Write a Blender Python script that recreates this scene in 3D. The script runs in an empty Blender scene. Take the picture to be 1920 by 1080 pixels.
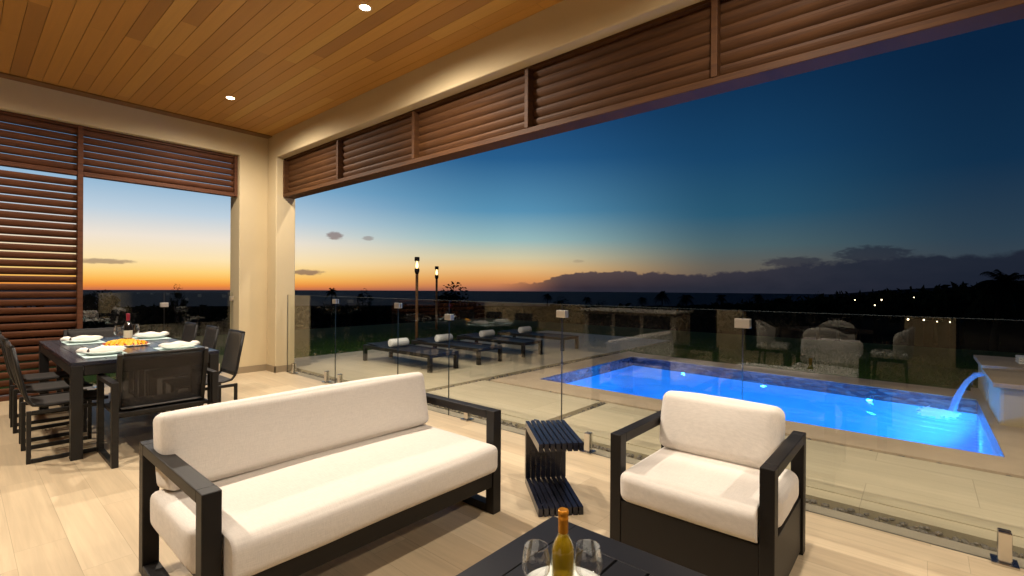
import bpy, bmesh, math, random
from mathutils import Vector, Matrix, noise as mnoise
random.seed(7)
R = math.radians
S = bpy.context.scene
C = S.collection

# ------------------------------------------------------------------ camera
EYE = Vector((0, 0, 1.37))
yaw, pitch, roll, FPX = R(49.36), R(-0.13), R(0.38), 897.0
fw = Vector((math.sin(yaw)*math.cos(pitch), math.cos(yaw)*math.cos(pitch), math.sin(pitch)))
r0 = fw.cross(Vector((0, 0, 1))).normalized(); u0 = r0.cross(fw)
rt = r0*math.cos(roll) + u0*math.sin(roll); up = -r0*math.sin(roll) + u0*math.cos(roll)
cam = bpy.data.cameras.new('camera'); co = bpy.data.objects.new('camera', cam); C.objects.link(co)
co.matrix_world = Matrix(((rt.x, up.x, -fw.x, EYE.x), (rt.y, up.y, -fw.y, EYE.y), (rt.z, up.z, -fw.z, EYE.z), (0, 0, 0, 1)))
cam.sensor_width = 36; cam.lens = FPX/1920*36; cam.clip_start = 0.02; cam.clip_end = 40000
S.camera = co
S.view_settings.view_transform = 'Standard'; S.view_settings.look = 'None'
S.view_settings.exposure = 0.0; S.view_settings.gamma = 1.0
try:
    S.view_settings.use_curve_mapping = False
except Exception:
    pass
cy = S.cycles
cy.use_denoising = True
cy.max_bounces = 10; cy.diffuse_bounces = 5; cy.glossy_bounces = 5; cy.transparent_max_bounces = 24; cy.transmission_bounces = 6
cy.caustics_reflective = False; cy.caustics_refractive = False
cy.sample_clamp_indirect = 6.0; cy.blur_glossy = 0.5

def lin(r, g, b):
    f = lambda c: (c/255/12.92) if c/255 <= 0.04045 else ((c/255+0.055)/1.055)**2.4
    return (f(r), f(g), f(b), 1)

# ------------------------------------------------------------------ node helper
class NT:
    def __init__(s, nt): s.t = nt
    def n(s, typ, **kw):
        nd = s.t.nodes.new(typ)
        for k, v in kw.items():
            if k == 'ins':
                for a, b in v.items():
                    if isinstance(b, bpy.types.NodeSocket): s.t.links.new(b, nd.inputs[a])
                    else: nd.inputs[a].default_value = b
            else: setattr(nd, k, v)
        return nd
    def math(s, op, a, b=0.0, c=None, clamp=False):
        ins = {0: a, 1: b}
        if c is not None: ins[2] = c
        return s.n('ShaderNodeMath', operation=op, use_clamp=clamp, ins=ins).outputs[0]
    def ramp(s, fac, stops, interp='LINEAR'):
        nd = s.n('ShaderNodeValToRGB', ins={0: fac}); cr = nd.color_ramp; cr.interpolation = interp
        while len(cr.elements) < len(stops): cr.elements.new(0.5)
        for e, (p, c) in zip(cr.elements, stops): e.position = p; e.color = c if len(c) == 4 else (*c, 1)
        return nd.outputs[0]
    def mixc(s, fac, a, b, mode='MIX'):
        nd = s.n('ShaderNodeMix', data_type='RGBA', blend_type=mode)
        for k, v in ((0, fac), (6, a), (7, b)):
            if isinstance(v, bpy.types.NodeSocket): s.t.links.new(v, nd.inputs[k])
            elif k == 0: nd.inputs[k].default_value = v
            else: nd.inputs[k].default_value = v if len(v) == 4 else (*v, 1)
        return nd.outputs[2]
    def map(s, v, a0, a1, b0=0.0, b1=1.0, smooth=False):
        nd = s.n('ShaderNodeMapRange', interpolation_type='SMOOTHSTEP' if smooth else 'LINEAR', ins={0: v, 1: a0, 2: a1, 3: b0, 4: b1})
        return nd.outputs[0]

# ------------------------------------------------------------------ world: dusk sky just after sunset
W = bpy.data.worlds.new('World'); S.world = W; W.use_nodes = True
t = NT(W.node_tree); W.node_tree.nodes.clear()
d = t.n('ShaderNodeTexCoord').outputs['Generated']
sx = t.n('ShaderNodeSeparateXYZ', ins={0: t.n('ShaderNodeVectorMath', operation='NORMALIZE', ins={0: d}).outputs[0]})
X_, Y_, Z_ = sx.outputs
elev = t.math('MULTIPLY', t.math('ARCSINE', Z_), 57.29578)                    # degrees
azim = t.math('MULTIPLY', t.math('ARCTAN2', X_, Y_), 57.29578)                # 0 = +Y, positive towards +X
SUN_AZ = 6.0
da = t.math('ABSOLUTE', t.math('WRAP', t.math('SUBTRACT', azim, SUN_AZ), 180.0, -180.0))
EMIN, EMAX = -2.0, 48.0
ef = t.map(elev, EMIN, EMAX)
P = lambda e: (e-EMIN)/(EMAX-EMIN)
def sky_ramp(stops): return t.ramp(ef, [(P(e), lin(*c)) for e, c in stops])
near = sky_ramp([(-2, (90, 60, 62)), (-.5, (196, 110, 78)), (-.1, (240, 142, 62)), (.5, (253, 184, 84)), (1.3, (254, 212, 126)), (2.5, (254, 228, 176)), (4.6, (240, 228, 212)), (7, (190, 208, 222)), (10.5, (126, 172, 206)), (15.5, (64, 124, 172)), (22, (28, 72, 124)), (46, (8, 26, 66))])
mid = sky_ramp([(-2, (70, 52, 62)), (-.5, (140, 92, 84)), (.2, (205, 130, 84)), (1.0, (224, 158, 92)), (2.2, (232, 190, 130)), (3.5, (210, 200, 164)), (5.6, (152, 186, 188)), (9, (86, 144, 178)), (15, (38, 92, 138)), (21, (20, 60, 106)), (30, (11, 42, 82)), (46, (6, 22, 54))])
side = sky_ramp([(-2, (40, 42, 50)), (.3, (98, 84, 76)), (2.4, (98, 94, 86)), (4.6, (76, 100, 106)), (8, (40, 86, 112)), (14, (22, 66, 102)), (22, (11, 46, 80)), (34, (8, 34, 64)), (46, (5, 20, 44))])
far = sky_ramp([(-2, (22, 26, 36)), (.3, (52, 60, 70)), (2.4, (54, 66, 76)), (4.6, (42, 62, 78)), (11, (15, 46, 74)), (19, (8, 35, 63)), (30, (7, 29, 55)), (46, (4, 16, 38))])
base = t.mixc(t.map(da, 12, 42, 0, 1, True), near, mid)
base = t.mixc(t.map(da, 42, 68, 0, 1, True), base, side)
base = t.mixc(t.map(da, 66, 90, 0, 1, True), base, far)
# cloud bank low over the sea: its top follows a profile along the azimuth, broken up by noise
ca = t.map(azim, 0, 130)
def curve(v, pts):
    nd = t.n('ShaderNodeFloatCurve', ins={1: v}); c = nd.mapping.curves[0]
    while len(c.points) < len(pts): c.points.new(0.5, 0.5)
    for p, (a, b) in zip(c.points, pts): p.location = (a, b); p.handle_type = 'AUTO'
    nd.mapping.update(); return nd.outputs[0]
prof = curve(ca, [(0, .02), (.33, .02), (.39, .05), (.425, .14), (.46, .19), (.50, .175), (.545, .165), (.575, .195), (.60, .225), (.635, .27), (.665, .30), (.69, .31), (.715, .295), (.75, .375), (.82, .45), (1, .42)])
prof = t.math('MULTIPLY', prof, 10.0)                                          # degrees
def dnoise(scale, zs, detail=4.0, off=0.0):
    v = t.n('ShaderNodeCombineXYZ', ins={0: t.math('ADD', t.math('MULTIPLY', azim, scale), off), 1: t.math('MULTIPLY', elev, zs), 2: off})
    return t.n('ShaderNodeTexNoise', ins={'Vector': v.outputs[0], 'Scale': 1.0, 'Detail': detail, 'Roughness': .55}).outputs[0]
n1 = t.math('SUBTRACT', dnoise(.8, 1.3, 6), .5); n2 = t.math('SUBTRACT', dnoise(.16, .25, 3, 9.0), .5)
top = t.math('ADD', prof, t.math('ADD', t.math('MULTIPLY', n1, 1.35), t.math('MULTIPLY', n2, t.map(azim, 70, 95, .5, 1.5))))
bank = t.map(t.math('SUBTRACT', top, elev), t.map(azim, 60, 100, -.05, -.2), t.map(azim, 60, 100, .12, .5), 0, 1, True)
bank = t.math('MULTIPLY', bank, t.map(azim, 46, 56, 0, 1, True))
def puff(a0, e0, wa, we, amp=1.0, off=0.0):                                     # a lone small cloud
    q = t.math('ADD', t.math('POWER', t.math('DIVIDE', t.math('SUBTRACT', azim, a0), wa), 2.0), t.math('POWER', t.math('DIVIDE', t.math('SUBTRACT', elev, e0), we), 2.0))
    q = t.math('ADD', q, t.math('MULTIPLY', t.math('SUBTRACT', dnoise(1.3, 3.4, 6, off), .5), 1.7))
    return t.math('MULTIPLY', t.map(q, 1.05, .3, 0, 1, True), amp)
small = puff(26.2, 1.45, 1.9, .36, .85, 3.0)
for a in ((8.8, 2.1, 2.6, .28, .7, 5.0), (29.0, 5.6, 1.0, .50, .8, 7.0), (32.6, 5.45, .8, .28, .55, 8.0), (57.2, 3.1, .7, .22, .25, 11.0), (79.8, 2.75, 3.2, .62, .85, 13.0), (86.3, 3.35, 3.4, .95, .85, 17.0)):
    small = t.math('MAXIMUM', small, puff(*a))
ccol = t.mixc(t.map(da, 26, 54, 0, 1, True), lin(112, 84, 82), lin(31, 36, 50))
ccol = t.mixc(t.map(elev, 0, 3.2), ccol, t.mixc(t.map(da, 30, 80, 0, 1, True), lin(124, 96, 92), lin(36, 42, 56)))
ccol = t.mixc(t.map(dnoise(.35, .8, 4, 21.0), .35, .7), ccol, t.mixc(.10, ccol, lin(70, 68, 80)))
ccol = t.mixc(t.map(azim, 78, 96, 0, .55, True), ccol, lin(17, 25, 40))
skyc = t.mixc(t.math('MULTIPLY', bank, .95), base, ccol)
skyc = t.mixc(t.math('MULTIPLY', small, .9), skyc, ccol)
# thin physical sky share (sun well below the horizon) on top of the dusk gradient
nis = t.n('ShaderNodeTexSky', sky_type='NISHITA'); nis.sun_disc = False; nis.sun_elevation = R(-4); nis.sun_rotation = R(SUN_AZ)
add = t.mixc(.02, skyc, nis.outputs[0], 'ADD')
bg = t.n('ShaderNodeBackground', ins={0: add, 1: 1.0})
t.t.links.new(bg.outputs[0], t.n('ShaderNodeOutputWorld').inputs[0])

# ------------------------------------------------------------------ materials
M = {}
def mat(name, base=(.5, .5, .5), rough=.5, metal=0.0, spec=.5, bump=None, bscale=40, bdist=.002, vary=0.0, vscale=3.0, **kw):
    m = bpy.data.materials.new(name); m.use_nodes = True; M[name] = m
    q = NT(m.node_tree); b = m.node_tree.nodes['Principled BSDF']; m['_']=0
    b.inputs['Roughness'].default_value = rough; b.inputs['Metallic'].default_value = metal
    b.inputs['Specular IOR Level'].default_value = spec
    col = (*base, 1)
    if vary:
        pos = q.n('ShaderNodeTexCoord').outputs['Object']
        nz = q.n('ShaderNodeTexNoise', ins={'Vector': pos, 'Scale': vscale, 'Detail': 5.0, 'Roughness': .6}).outputs[0]
        c = q.ramp(nz, [(.25, tuple(x*(1-vary) for x in base)), (.75, tuple(min(1, x*(1+vary)) for x in base))])
        m.node_tree.links.new(c, b.inputs['Base Color'])
    else: b.inputs['Base Color'].default_value = col
    if bump:
        pos = q.n('ShaderNodeTexCoord').outputs['Object']
        nz = q.n('ShaderNodeTexNoise', ins={'Vector': pos, 'Scale': bscale, 'Detail': 4.0}).outputs[0]
        bp = q.n('ShaderNodeBump', ins={'Strength': bump, 'Distance': bdist, 'Height': nz})
        m.node_tree.links.new(bp.outputs[0], b.inputs['Normal'])
    for k, v in kw.items(): b.inputs[k.replace('_', ' ')].default_value = v
    return m
def emit(name, col, strength):
    m = bpy.data.materials.new(name); m.use_nodes = True; M[name] = m; m.node_tree.nodes.clear(); q = NT(m.node_tree)
    e = q.n('ShaderNodeEmission', ins={0: (*col, 1), 1: strength}); m.node_tree.links.new(e.outputs[0], q.n('ShaderNodeOutputMaterial').inputs[0]); return m
def wood_planks(name, cols, width, length, gap=.012, axis='Y', rough=.5, grain=.25, gapdark=.35, mortar=.0015, bumpgap=.3):
    """Planks running along a world axis: per-plank tone, grain stretched along the plank, thin joints."""
    m = bpy.data.materials.new(name); m.use_nodes = True; M[name] = m
    q = NT(m.node_tree); b = m.node_tree.nodes['Principled BSDF']; L = m.node_tree.links
    p = q.n('ShaderNodeSeparateXYZ', ins={0: q.n('ShaderNodeNewGeometry').outputs['Position']})
    u, v = (p.outputs[1], p.outputs[0]) if axis == 'Y' else (p.outputs[0], p.outputs[1])
    row = q.math('FLOOR', q.math('DIVIDE', v, width))
    rr = q.n('ShaderNodeTexWhiteNoise', noise_dimensions='1D', ins={'W': row}).outputs[0]
    uu = q.math('ADD', q.math('DIVIDE', u, length), q.math('MULTIPLY', rr, 7.31))
    colid = q.math('FLOOR', uu)
    wn = q.n('ShaderNodeTexWhiteNoise', noise_dimensions='2D', ins={'Vector': q.n('ShaderNodeCombineXYZ', ins={0: row, 1: colid}).outputs[0]})
    tone = q.ramp(wn.outputs[0], cols)
    gv = q.n('ShaderNodeCombineXYZ', ins={0: q.math('MULTIPLY', u, 1.6), 1: q.math('MULTIPLY', v, 34.0), 2: q.math('MULTIPLY', wn.outputs[0], 50.0)}).outputs[0]
    g = q.n('ShaderNodeTexNoise', ins={'Vector': gv, 'Scale': 1.0, 'Detail': 6.0, 'Roughness': .62, 'Distortion': .5}).outputs[0]
    gv2 = q.n('ShaderNodeCombineXYZ', ins={0: q.math('MULTIPLY', u, .9), 1: q.math('MULTIPLY', v, 6.0), 2: q.math('MULTIPLY', wn.outputs[0], 31.0)}).outputs[0]
    g2 = q.n('ShaderNodeTexNoise', ins={'Vector': gv2, 'Scale': 1.0, 'Detail': 3.0}).outputs[0]
    gg = q.math('ADD', q.math('MULTIPLY', g, .6), q.math('MULTIPLY', g2, .4))
    c = q.mixc(1.0, tone, q.ramp(gg, [(.3, (1-grain,)*3), (.7, (1+grain*.35,)*3)]), 'MULTIPLY')
    fv = q.math('ABSOLUTE', q.math('SUBTRACT', q.math('FRACT', q.math('DIVIDE', v, width)), .5))
    fu = q.math('ABSOLUTE', q.math('SUBTRACT', q.math('FRACT', uu), .5))
    jv = q.math('GREATER_THAN', fv, .5-mortar/width); ju = q.math('GREATER_THAN', fu, .5-mortar/length)
    j = q.math('MAXIMUM', jv, ju)
    c = q.mixc(j, c, q.mixc(1.0, c, (gapdark,)*3, 'MULTIPLY'))
    L.new(c, b.inputs['Base Color'])
    L.new(q.math('ADD', rough-.06, q.math('MULTIPLY', gg, .14)), b.inputs['Roughness'])
    h = q.math('SUBTRACT', q.math('MULTIPLY', gg, .25), q.math('MULTIPLY', j, bumpgap*3))
    L.new(q.n('ShaderNodeBump', ins={'Strength': .35, 'Distance': .0015, 'Height': h}).outputs[0], b.inputs['Normal'])
    return m
wood_planks('floor_tile', [(0, (.53, .41, .262)), (.5, (.57, .447, .288)), (1, (.605, .482, .318))], .20, 1.20, rough=.42, grain=.22, gapdark=.70, mortar=.0012)
wood_planks('deck_tile', [(0, (.46, .385, .255)), (.5, (.49, .415, .28)), (1, (.52, .445, .305))], .60, 1.20, rough=.5, grain=.22, gapdark=.62, mortar=.002)
wood_planks('cedar', [(0, (.335, .158, .037)), (.12, (.41, .198, .043)), (.85, (.475, .235, .051)), (1, (.51, .29, .07))], .132, 2.6, rough=.5, grain=.16, gapdark=.5)
mat('plaster', (.51, .408, .245), .85, bump=.25, bscale=90, bdist=.002, vary=.05, vscale=1.3)
mat('plaster_base', (.25, .19, .115), .6, bump=.1, vary=.08, vscale=6)
mat('exterior_wall', (.30, .26, .20), .9, bump=.2)
mat('cedar_trim', (.16, .075, .02), .5, vary=.2, vscale=8)
def louver_mat(name, axis, c0, c1):
    m = bpy.data.materials.new(name); m.use_nodes = True; M[name] = m; q = NT(m.node_tree); b = m.node_tree.nodes['Principled BSDF']
    p = q.n('ShaderNodeSeparateXYZ', ins={0: q.n('ShaderNodeNewGeometry').outputs['Position']})
    u = p.outputs[1] if axis == 'Y' else p.outputs[0]
    v = q.n('ShaderNodeCombineXYZ', ins={0: q.math('MULTIPLY', u, 2.2), 1: q.math('MULTIPLY', p.outputs[2], 26.0), 2: q.math('FLOOR', q.math('DIVIDE', p.outputs[2], .09))}).outputs[0]
    g = q.n('ShaderNodeTexNoise', ins={'Vector': v, 'Scale': 1.0, 'Detail': 6.0, 'Roughness': .6, 'Distortion': .6}).outputs[0]
    m.node_tree.links.new(q.ramp(g, [(.3, c0), (.72, c1)]), b.inputs['Base Color']); b.inputs['Roughness'].default_value = .62; b.inputs['Specular IOR Level'].default_value = .25
    m.node_tree.links.new(q.n('ShaderNodeBump', ins={'Strength': .2, 'Distance': .001, 'Height': g}).outputs[0], b.inputs['Normal'])
    return m
louver_mat('louver_pool', 'Y', (.044, .016, .005), (.090, .036, .010))
louver_mat('louver_side', 'X', (.054, .017, .006), (.112, .038, .014))
mat('bronze', (.008, .007, .0065), .45, spec=.38, bump=.04, bscale=300, bdist=.0005)
mat('bronze_soft', (.011, .009, .008), .5, spec=.32, bump=.05, bscale=260, bdist=.0005)
mat('table_metal', (.012, .013, .022), .22, spec=.55, bump=.03, bscale=200, bdist=.0004, vary=.12, vscale=4)
mat('table_dark', (.014, .0135, .0145), .36, spec=.5, bump=.03, bscale=200, bdist=.0004, vary=.12, vscale=4)
mat('steel', (.62, .60, .57), .2, metal=1.0, vary=.04, vscale=9)
mat('clip_steel', (.75, .71, .66), .32, metal=1.0)
def fabric(name, base, wr=.3):
    m = bpy.data.materials.new(name); m.use_nodes = True; M[name] = m; q = NT(m.node_tree); b = m.node_tree.nodes['Principled BSDF']; L = m.node_tree.links
    pos = q.n('ShaderNodeTexCoord').outputs['Object']
    w1 = q.n('ShaderNodeTexNoise', ins={'Vector': q.n('ShaderNodeMapping', ins={0: pos, 3: (20, 420, 420)}).outputs[0], 'Scale': 1.0, 'Detail': 2.0}).outputs[0]
    w2 = q.n('ShaderNodeTexNoise', ins={'Vector': q.n('ShaderNodeMapping', ins={0: pos, 3: (420, 30, 60)}).outputs[0], 'Scale': 1.0, 'Detail': 2.0}).outputs[0]
    cr = q.n('ShaderNodeTexNoise', ins={'Vector': q.n('ShaderNodeMapping', ins={0: pos, 3: (5, 9, 9)}).outputs[0], 'Scale': 1.0, 'Detail': 5.0, 'Distortion': .8}).outputs[0]
    w = q.math('ADD', w1, w2)
    c = q.ramp(q.math('MULTIPLY', w, .5), [(.3, tuple(x*.86 for x in base)), (.7, tuple(min(1, x*1.06) for x in base))])
    L.new(c, b.inputs['Base Color']); b.inputs['Roughness'].default_value = .92; b.inputs['Specular IOR Level'].default_value = .25
    b.inputs['Sheen Weight'].default_value = .15
    h = q.math('ADD', q.math('MULTIPLY', w, .12), q.math('MULTIPLY', cr, wr))
    L.new(q.n('ShaderNodeBump', ins={'Strength': .35, 'Distance': .006, 'Height': h}).outputs[0], b.inputs['Normal']); return m
fabric('canvas', (.73, .675, .61), .16)
fabric('towelling', (.74, .74, .72), .2)
fabric('linen', (.80, .76, .70), .25)
def sheet_mix(name, col, transp, rough=.7, thru=False):
    m = bpy.data.materials.new(name); m.use_nodes = True; M[name] = m; q = NT(m.node_tree); b = m.node_tree.nodes['Principled BSDF']; L = m.node_tree.links
    b.inputs['Base Color'].default_value = (*col, 1); b.inputs['Roughness'].default_value = rough
    tr = q.n('ShaderNodeBsdfTransparent'); surf = b.outputs[0]
    if thru: surf = q.n('ShaderNodeMixShader', ins={0: .35, 1: surf, 2: q.n('ShaderNodeBsdfTranslucent', ins={0: (*col, 1)}).outputs[0]}).outputs[0]
    mx = q.n('ShaderNodeMixShader', ins={0: transp, 1: surf, 2: tr.outputs[0]})
    L.new(mx.outputs[0], m.node_tree.nodes['Material Output'].inputs[0]); return m
sheet_mix('sling', (.022, .018, .016), .26)
sheet_mix('sling_seat', (.05, .044, .040), .06)
def thin_glass(name, tint, k, base=.02, rough=.0, power=5.0, bump=None):
    """Glass as a real pane: straight-through transparency with a mirror share that grows at grazing angles."""
    m = bpy.data.materials.new(name); m.use_nodes = True; M[name] = m; q = NT(m.node_tree); m.node_tree.nodes.clear(); L = m.node_tree.links
    lw = q.n('ShaderNodeLayerWeight', ins={0: .5}).outputs['Facing']
    fac = q.math('ADD', base, q.math('MULTIPLY', q.math('POWER', lw, power), k), clamp=True)
    tr = q.n('ShaderNodeBsdfTransparent', ins={0: (*tint, 1)}); gl = q.n('ShaderNodeBsdfGlossy', ins={'Color': (1, 1, 1, 1), 'Roughness': rough})
    if bump:
        bn = q.n('ShaderNodeBump', ins={'Strength': bump[0], 'Distance': bump[1], 'Height': bump[2](q)}); L.new(bn.outputs[0], gl.inputs['Normal'])
    mx = q.n('ShaderNodeMixShader', ins={0: fac, 1: tr.outputs[0], 2: gl.outputs[0]})
    L.new(mx.outputs[0], q.n('ShaderNodeOutputMaterial').inputs[0]); return m
thin_glass('pane', (.955, .968, .95), .55, .05, 0.0, 4.0)
thin_glass('crystal', (.955, .96, .96), .95, .07, .02, 1.7)
mat('pane_edge', (.20, .22, .20), .2, spec=.8)
mat('pane_side', (.008, .014, .012), .3, spec=.4)
def ripples(q):
    pos = q.n('ShaderNodeNewGeometry').outputs['Position']
    a = q.n('ShaderNodeTexNoise', ins={'Vector': pos, 'Scale': 2.6, 'Detail': 3.0, 'Distortion': .6}).outputs[0]
    dd = q.n('ShaderNodeVectorMath', operation='DISTANCE', ins={0: pos, 1: (8.0, -.25, -.14)}).outputs['Value']
    rp = q.math('MULTIPLY', q.math('SINE', q.math('MULTIPLY', dd, 26.0)), q.map(dd, 0, 2.2, .5, 0))
    return q.math('ADD', a, rp)
thin_glass('pool_water', (.34, .80, .98), .75, .02, .03, 4.0, (.32, .05, ripples))
sheet_mix('falling_water', (.42, .62, .88), .66, .2, True)
mat('pool_plaster', (.42, .60, .84), .7, vary=.05, vscale=2)
def tile_mat():
    m = bpy.data.materials.new('waterline_tile'); m.use_nodes = True; M['waterline_tile'] = m; q = NT(m.node_tree); b = m.node_tree.nodes['Principled BSDF']
    pos = q.n('ShaderNodeNewGeometry').outputs['Position']
    v = q.n('ShaderNodeTexVoronoi', ins={'Vector': q.n('ShaderNodeMapping', ins={0: pos, 3: (14, 9, 26)}).outputs[0], 'Scale': 1.0})
    m.node_tree.links.new(q.ramp(v.outputs['Color'], [(0, (.018, .022, .05)), (.5, (.055, .055, .085)), (1, (.15, .14, .16))]), b.inputs['Base Color'])
    b.inputs['Roughness'].default_value = .25
    m.node_tree.links.new(q.n('ShaderNodeBump', ins={'Strength': .7, 'Distance': .01, 'Height': v.outputs['Distance']}).outputs[0], b.inputs['Normal'])
tile_mat()
mat('coping_stone', (.42, .32, .215), .6, bump=.15, bscale=60, vary=.1, vscale=4)
mat('ledge_stone', (.30, .255, .19), .55, vary=.1, vscale=5)
mat('spa_plaster', (.50, .42, .27), .8, bump=.2, bscale=70)
mat('pebble', (.085, .075, .062), .55, vary=.5, vscale=30)
mat('gravel_bed', (.05, .045, .038), .9, bump=.8, bscale=60, bdist=.01)
def lawn_mat():
    m = bpy.data.materials.new('lawn'); m.use_nodes = True; M['lawn'] = m; q = NT(m.node_tree); b = m.node_tree.nodes['Principled BSDF']
    pos = q.n('ShaderNodeNewGeometry').outputs['Position']
    a = q.n('ShaderNodeTexNoise', ins={'Vector': pos, 'Scale': 45.0, 'Detail': 6.0}).outputs[0]
    c = q.n('ShaderNodeTexNoise', ins={'Vector': pos, 'Scale': .9, 'Detail': 4.0}).outputs[0]
    k = q.mixc(q.map(c, .35, .65), q.ramp(a, [(.3, (.016, .048, .006)), (.7, (.045, .10, .015))]), q.ramp(a, [(.3, (.020, .048, .008)), (.7, (.052, .10, .020))]))
    m.node_tree.links.new(k, b.inputs['Base Color']); b.inputs['Roughness'].default_value = .95; b.inputs['Specular IOR Level'].default_value = .1
    m.node_tree.links.new(q.n('ShaderNodeBump', ins={'Strength': .9, 'Distance': .03, 'Height': a}).outputs[0], b.inputs['Normal'])
lawn_mat()
mat('soil', (.012, .012, .009), .95, vary=.4, vscale=.05, spec=0.0)
mat('leaf_dark', (.012, .015, .008), .9, spec=0.0)
mat('leaf_blade', (.035, .085, .012), .8, spec=.15)
mat('bark', (.022, .017, .013), .95, spec=0.0)
mat('far_hill', (.05, .052, .055), 1.0, spec=0.0)
def sea_mat():
    m = bpy.data.materials.new('sea'); m.use_nodes = True; M['sea'] = m; q = NT(m.node_tree); b = m.node_tree.nodes['Principled BSDF']
    pos = q.n('ShaderNodeNewGeometry').outputs['Position']
    b.inputs['Base Color'].default_value = (.034, .024, .044, 1); b.inputs['Roughness'].default_value = .6; b.inputs['Specular IOR Level'].default_value = .03
    nz = q.n('ShaderNodeTexNoise', ins={'Vector': q.n('ShaderNodeMapping', ins={0: pos, 3: (.02, .02, .02)}).outputs[0], 'Scale': 1.0, 'Detail': 8.0, 'Roughness': .7}).outputs[0]
    m.node_tree.links.new(q.n('ShaderNodeBump', ins={'Strength': 1.0, 'Distance': 22.0, 'Height': nz}).outputs[0], b.inputs['Normal'])
sea_mat()
mat('porcelain', (.80, .82, .78), .22)
mat('placemat', (.50, .64, .62), .8, bump=.5, bscale=500, bdist=.001)
mat('red_foil', (.25, .012, .028), .3, spec=.6)
mat('dark_glass', (.010, .008, .008), .06, spec=.9)
mat('wine_label', (.62, .58, .44), .6, vary=.1, vscale=60)
mat('pineapple', (.85, .43, .015), .45, vary=.25, vscale=45)
mat('strawberry', (.42, .05, .015), .35)
mat('white_wine', (.55, .36, .02), .05, spec=.6, Transmission_Weight=.45, IOR=1.12)
thin_glass('bottle_glass', (.94, .93, .78), .75, .05, .02, 2.4)
mat('gold_cap', (.68, .27, .02), .3, metal=.65, bump=.1, bscale=200)
mat('bamboo', (.36, .17, .06), .6, vary=.3, vscale=12)
mat('torch_metal', (.03, .02, .014), .5)
emit('flame', (1.0, .62, .22), 6.0)
emit('lamp_lens', (1.0, .86, .62), 40.0)
emit('far_lamp', (1.0, .78, .48), 7.0)
emit('pool_lens', (.45, .65, 1.0), 3.0)
mat('lamp_trim', (.55, .42, .28), .5)
sheet_mix('foam', (.85, .90, .95), .12, .8, True)

mat('white_leather', (.46, .44, .39), .6)
mat('dark_wood', (.035, .030, .028), .4)
mat('mattress_mesh', (.009, .010, .016), .6)
mat('door_glass', (.008, .010, .014), .05, spec=.8)
mat('cabinet_white', (.30, .26, .20), .5)

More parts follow.
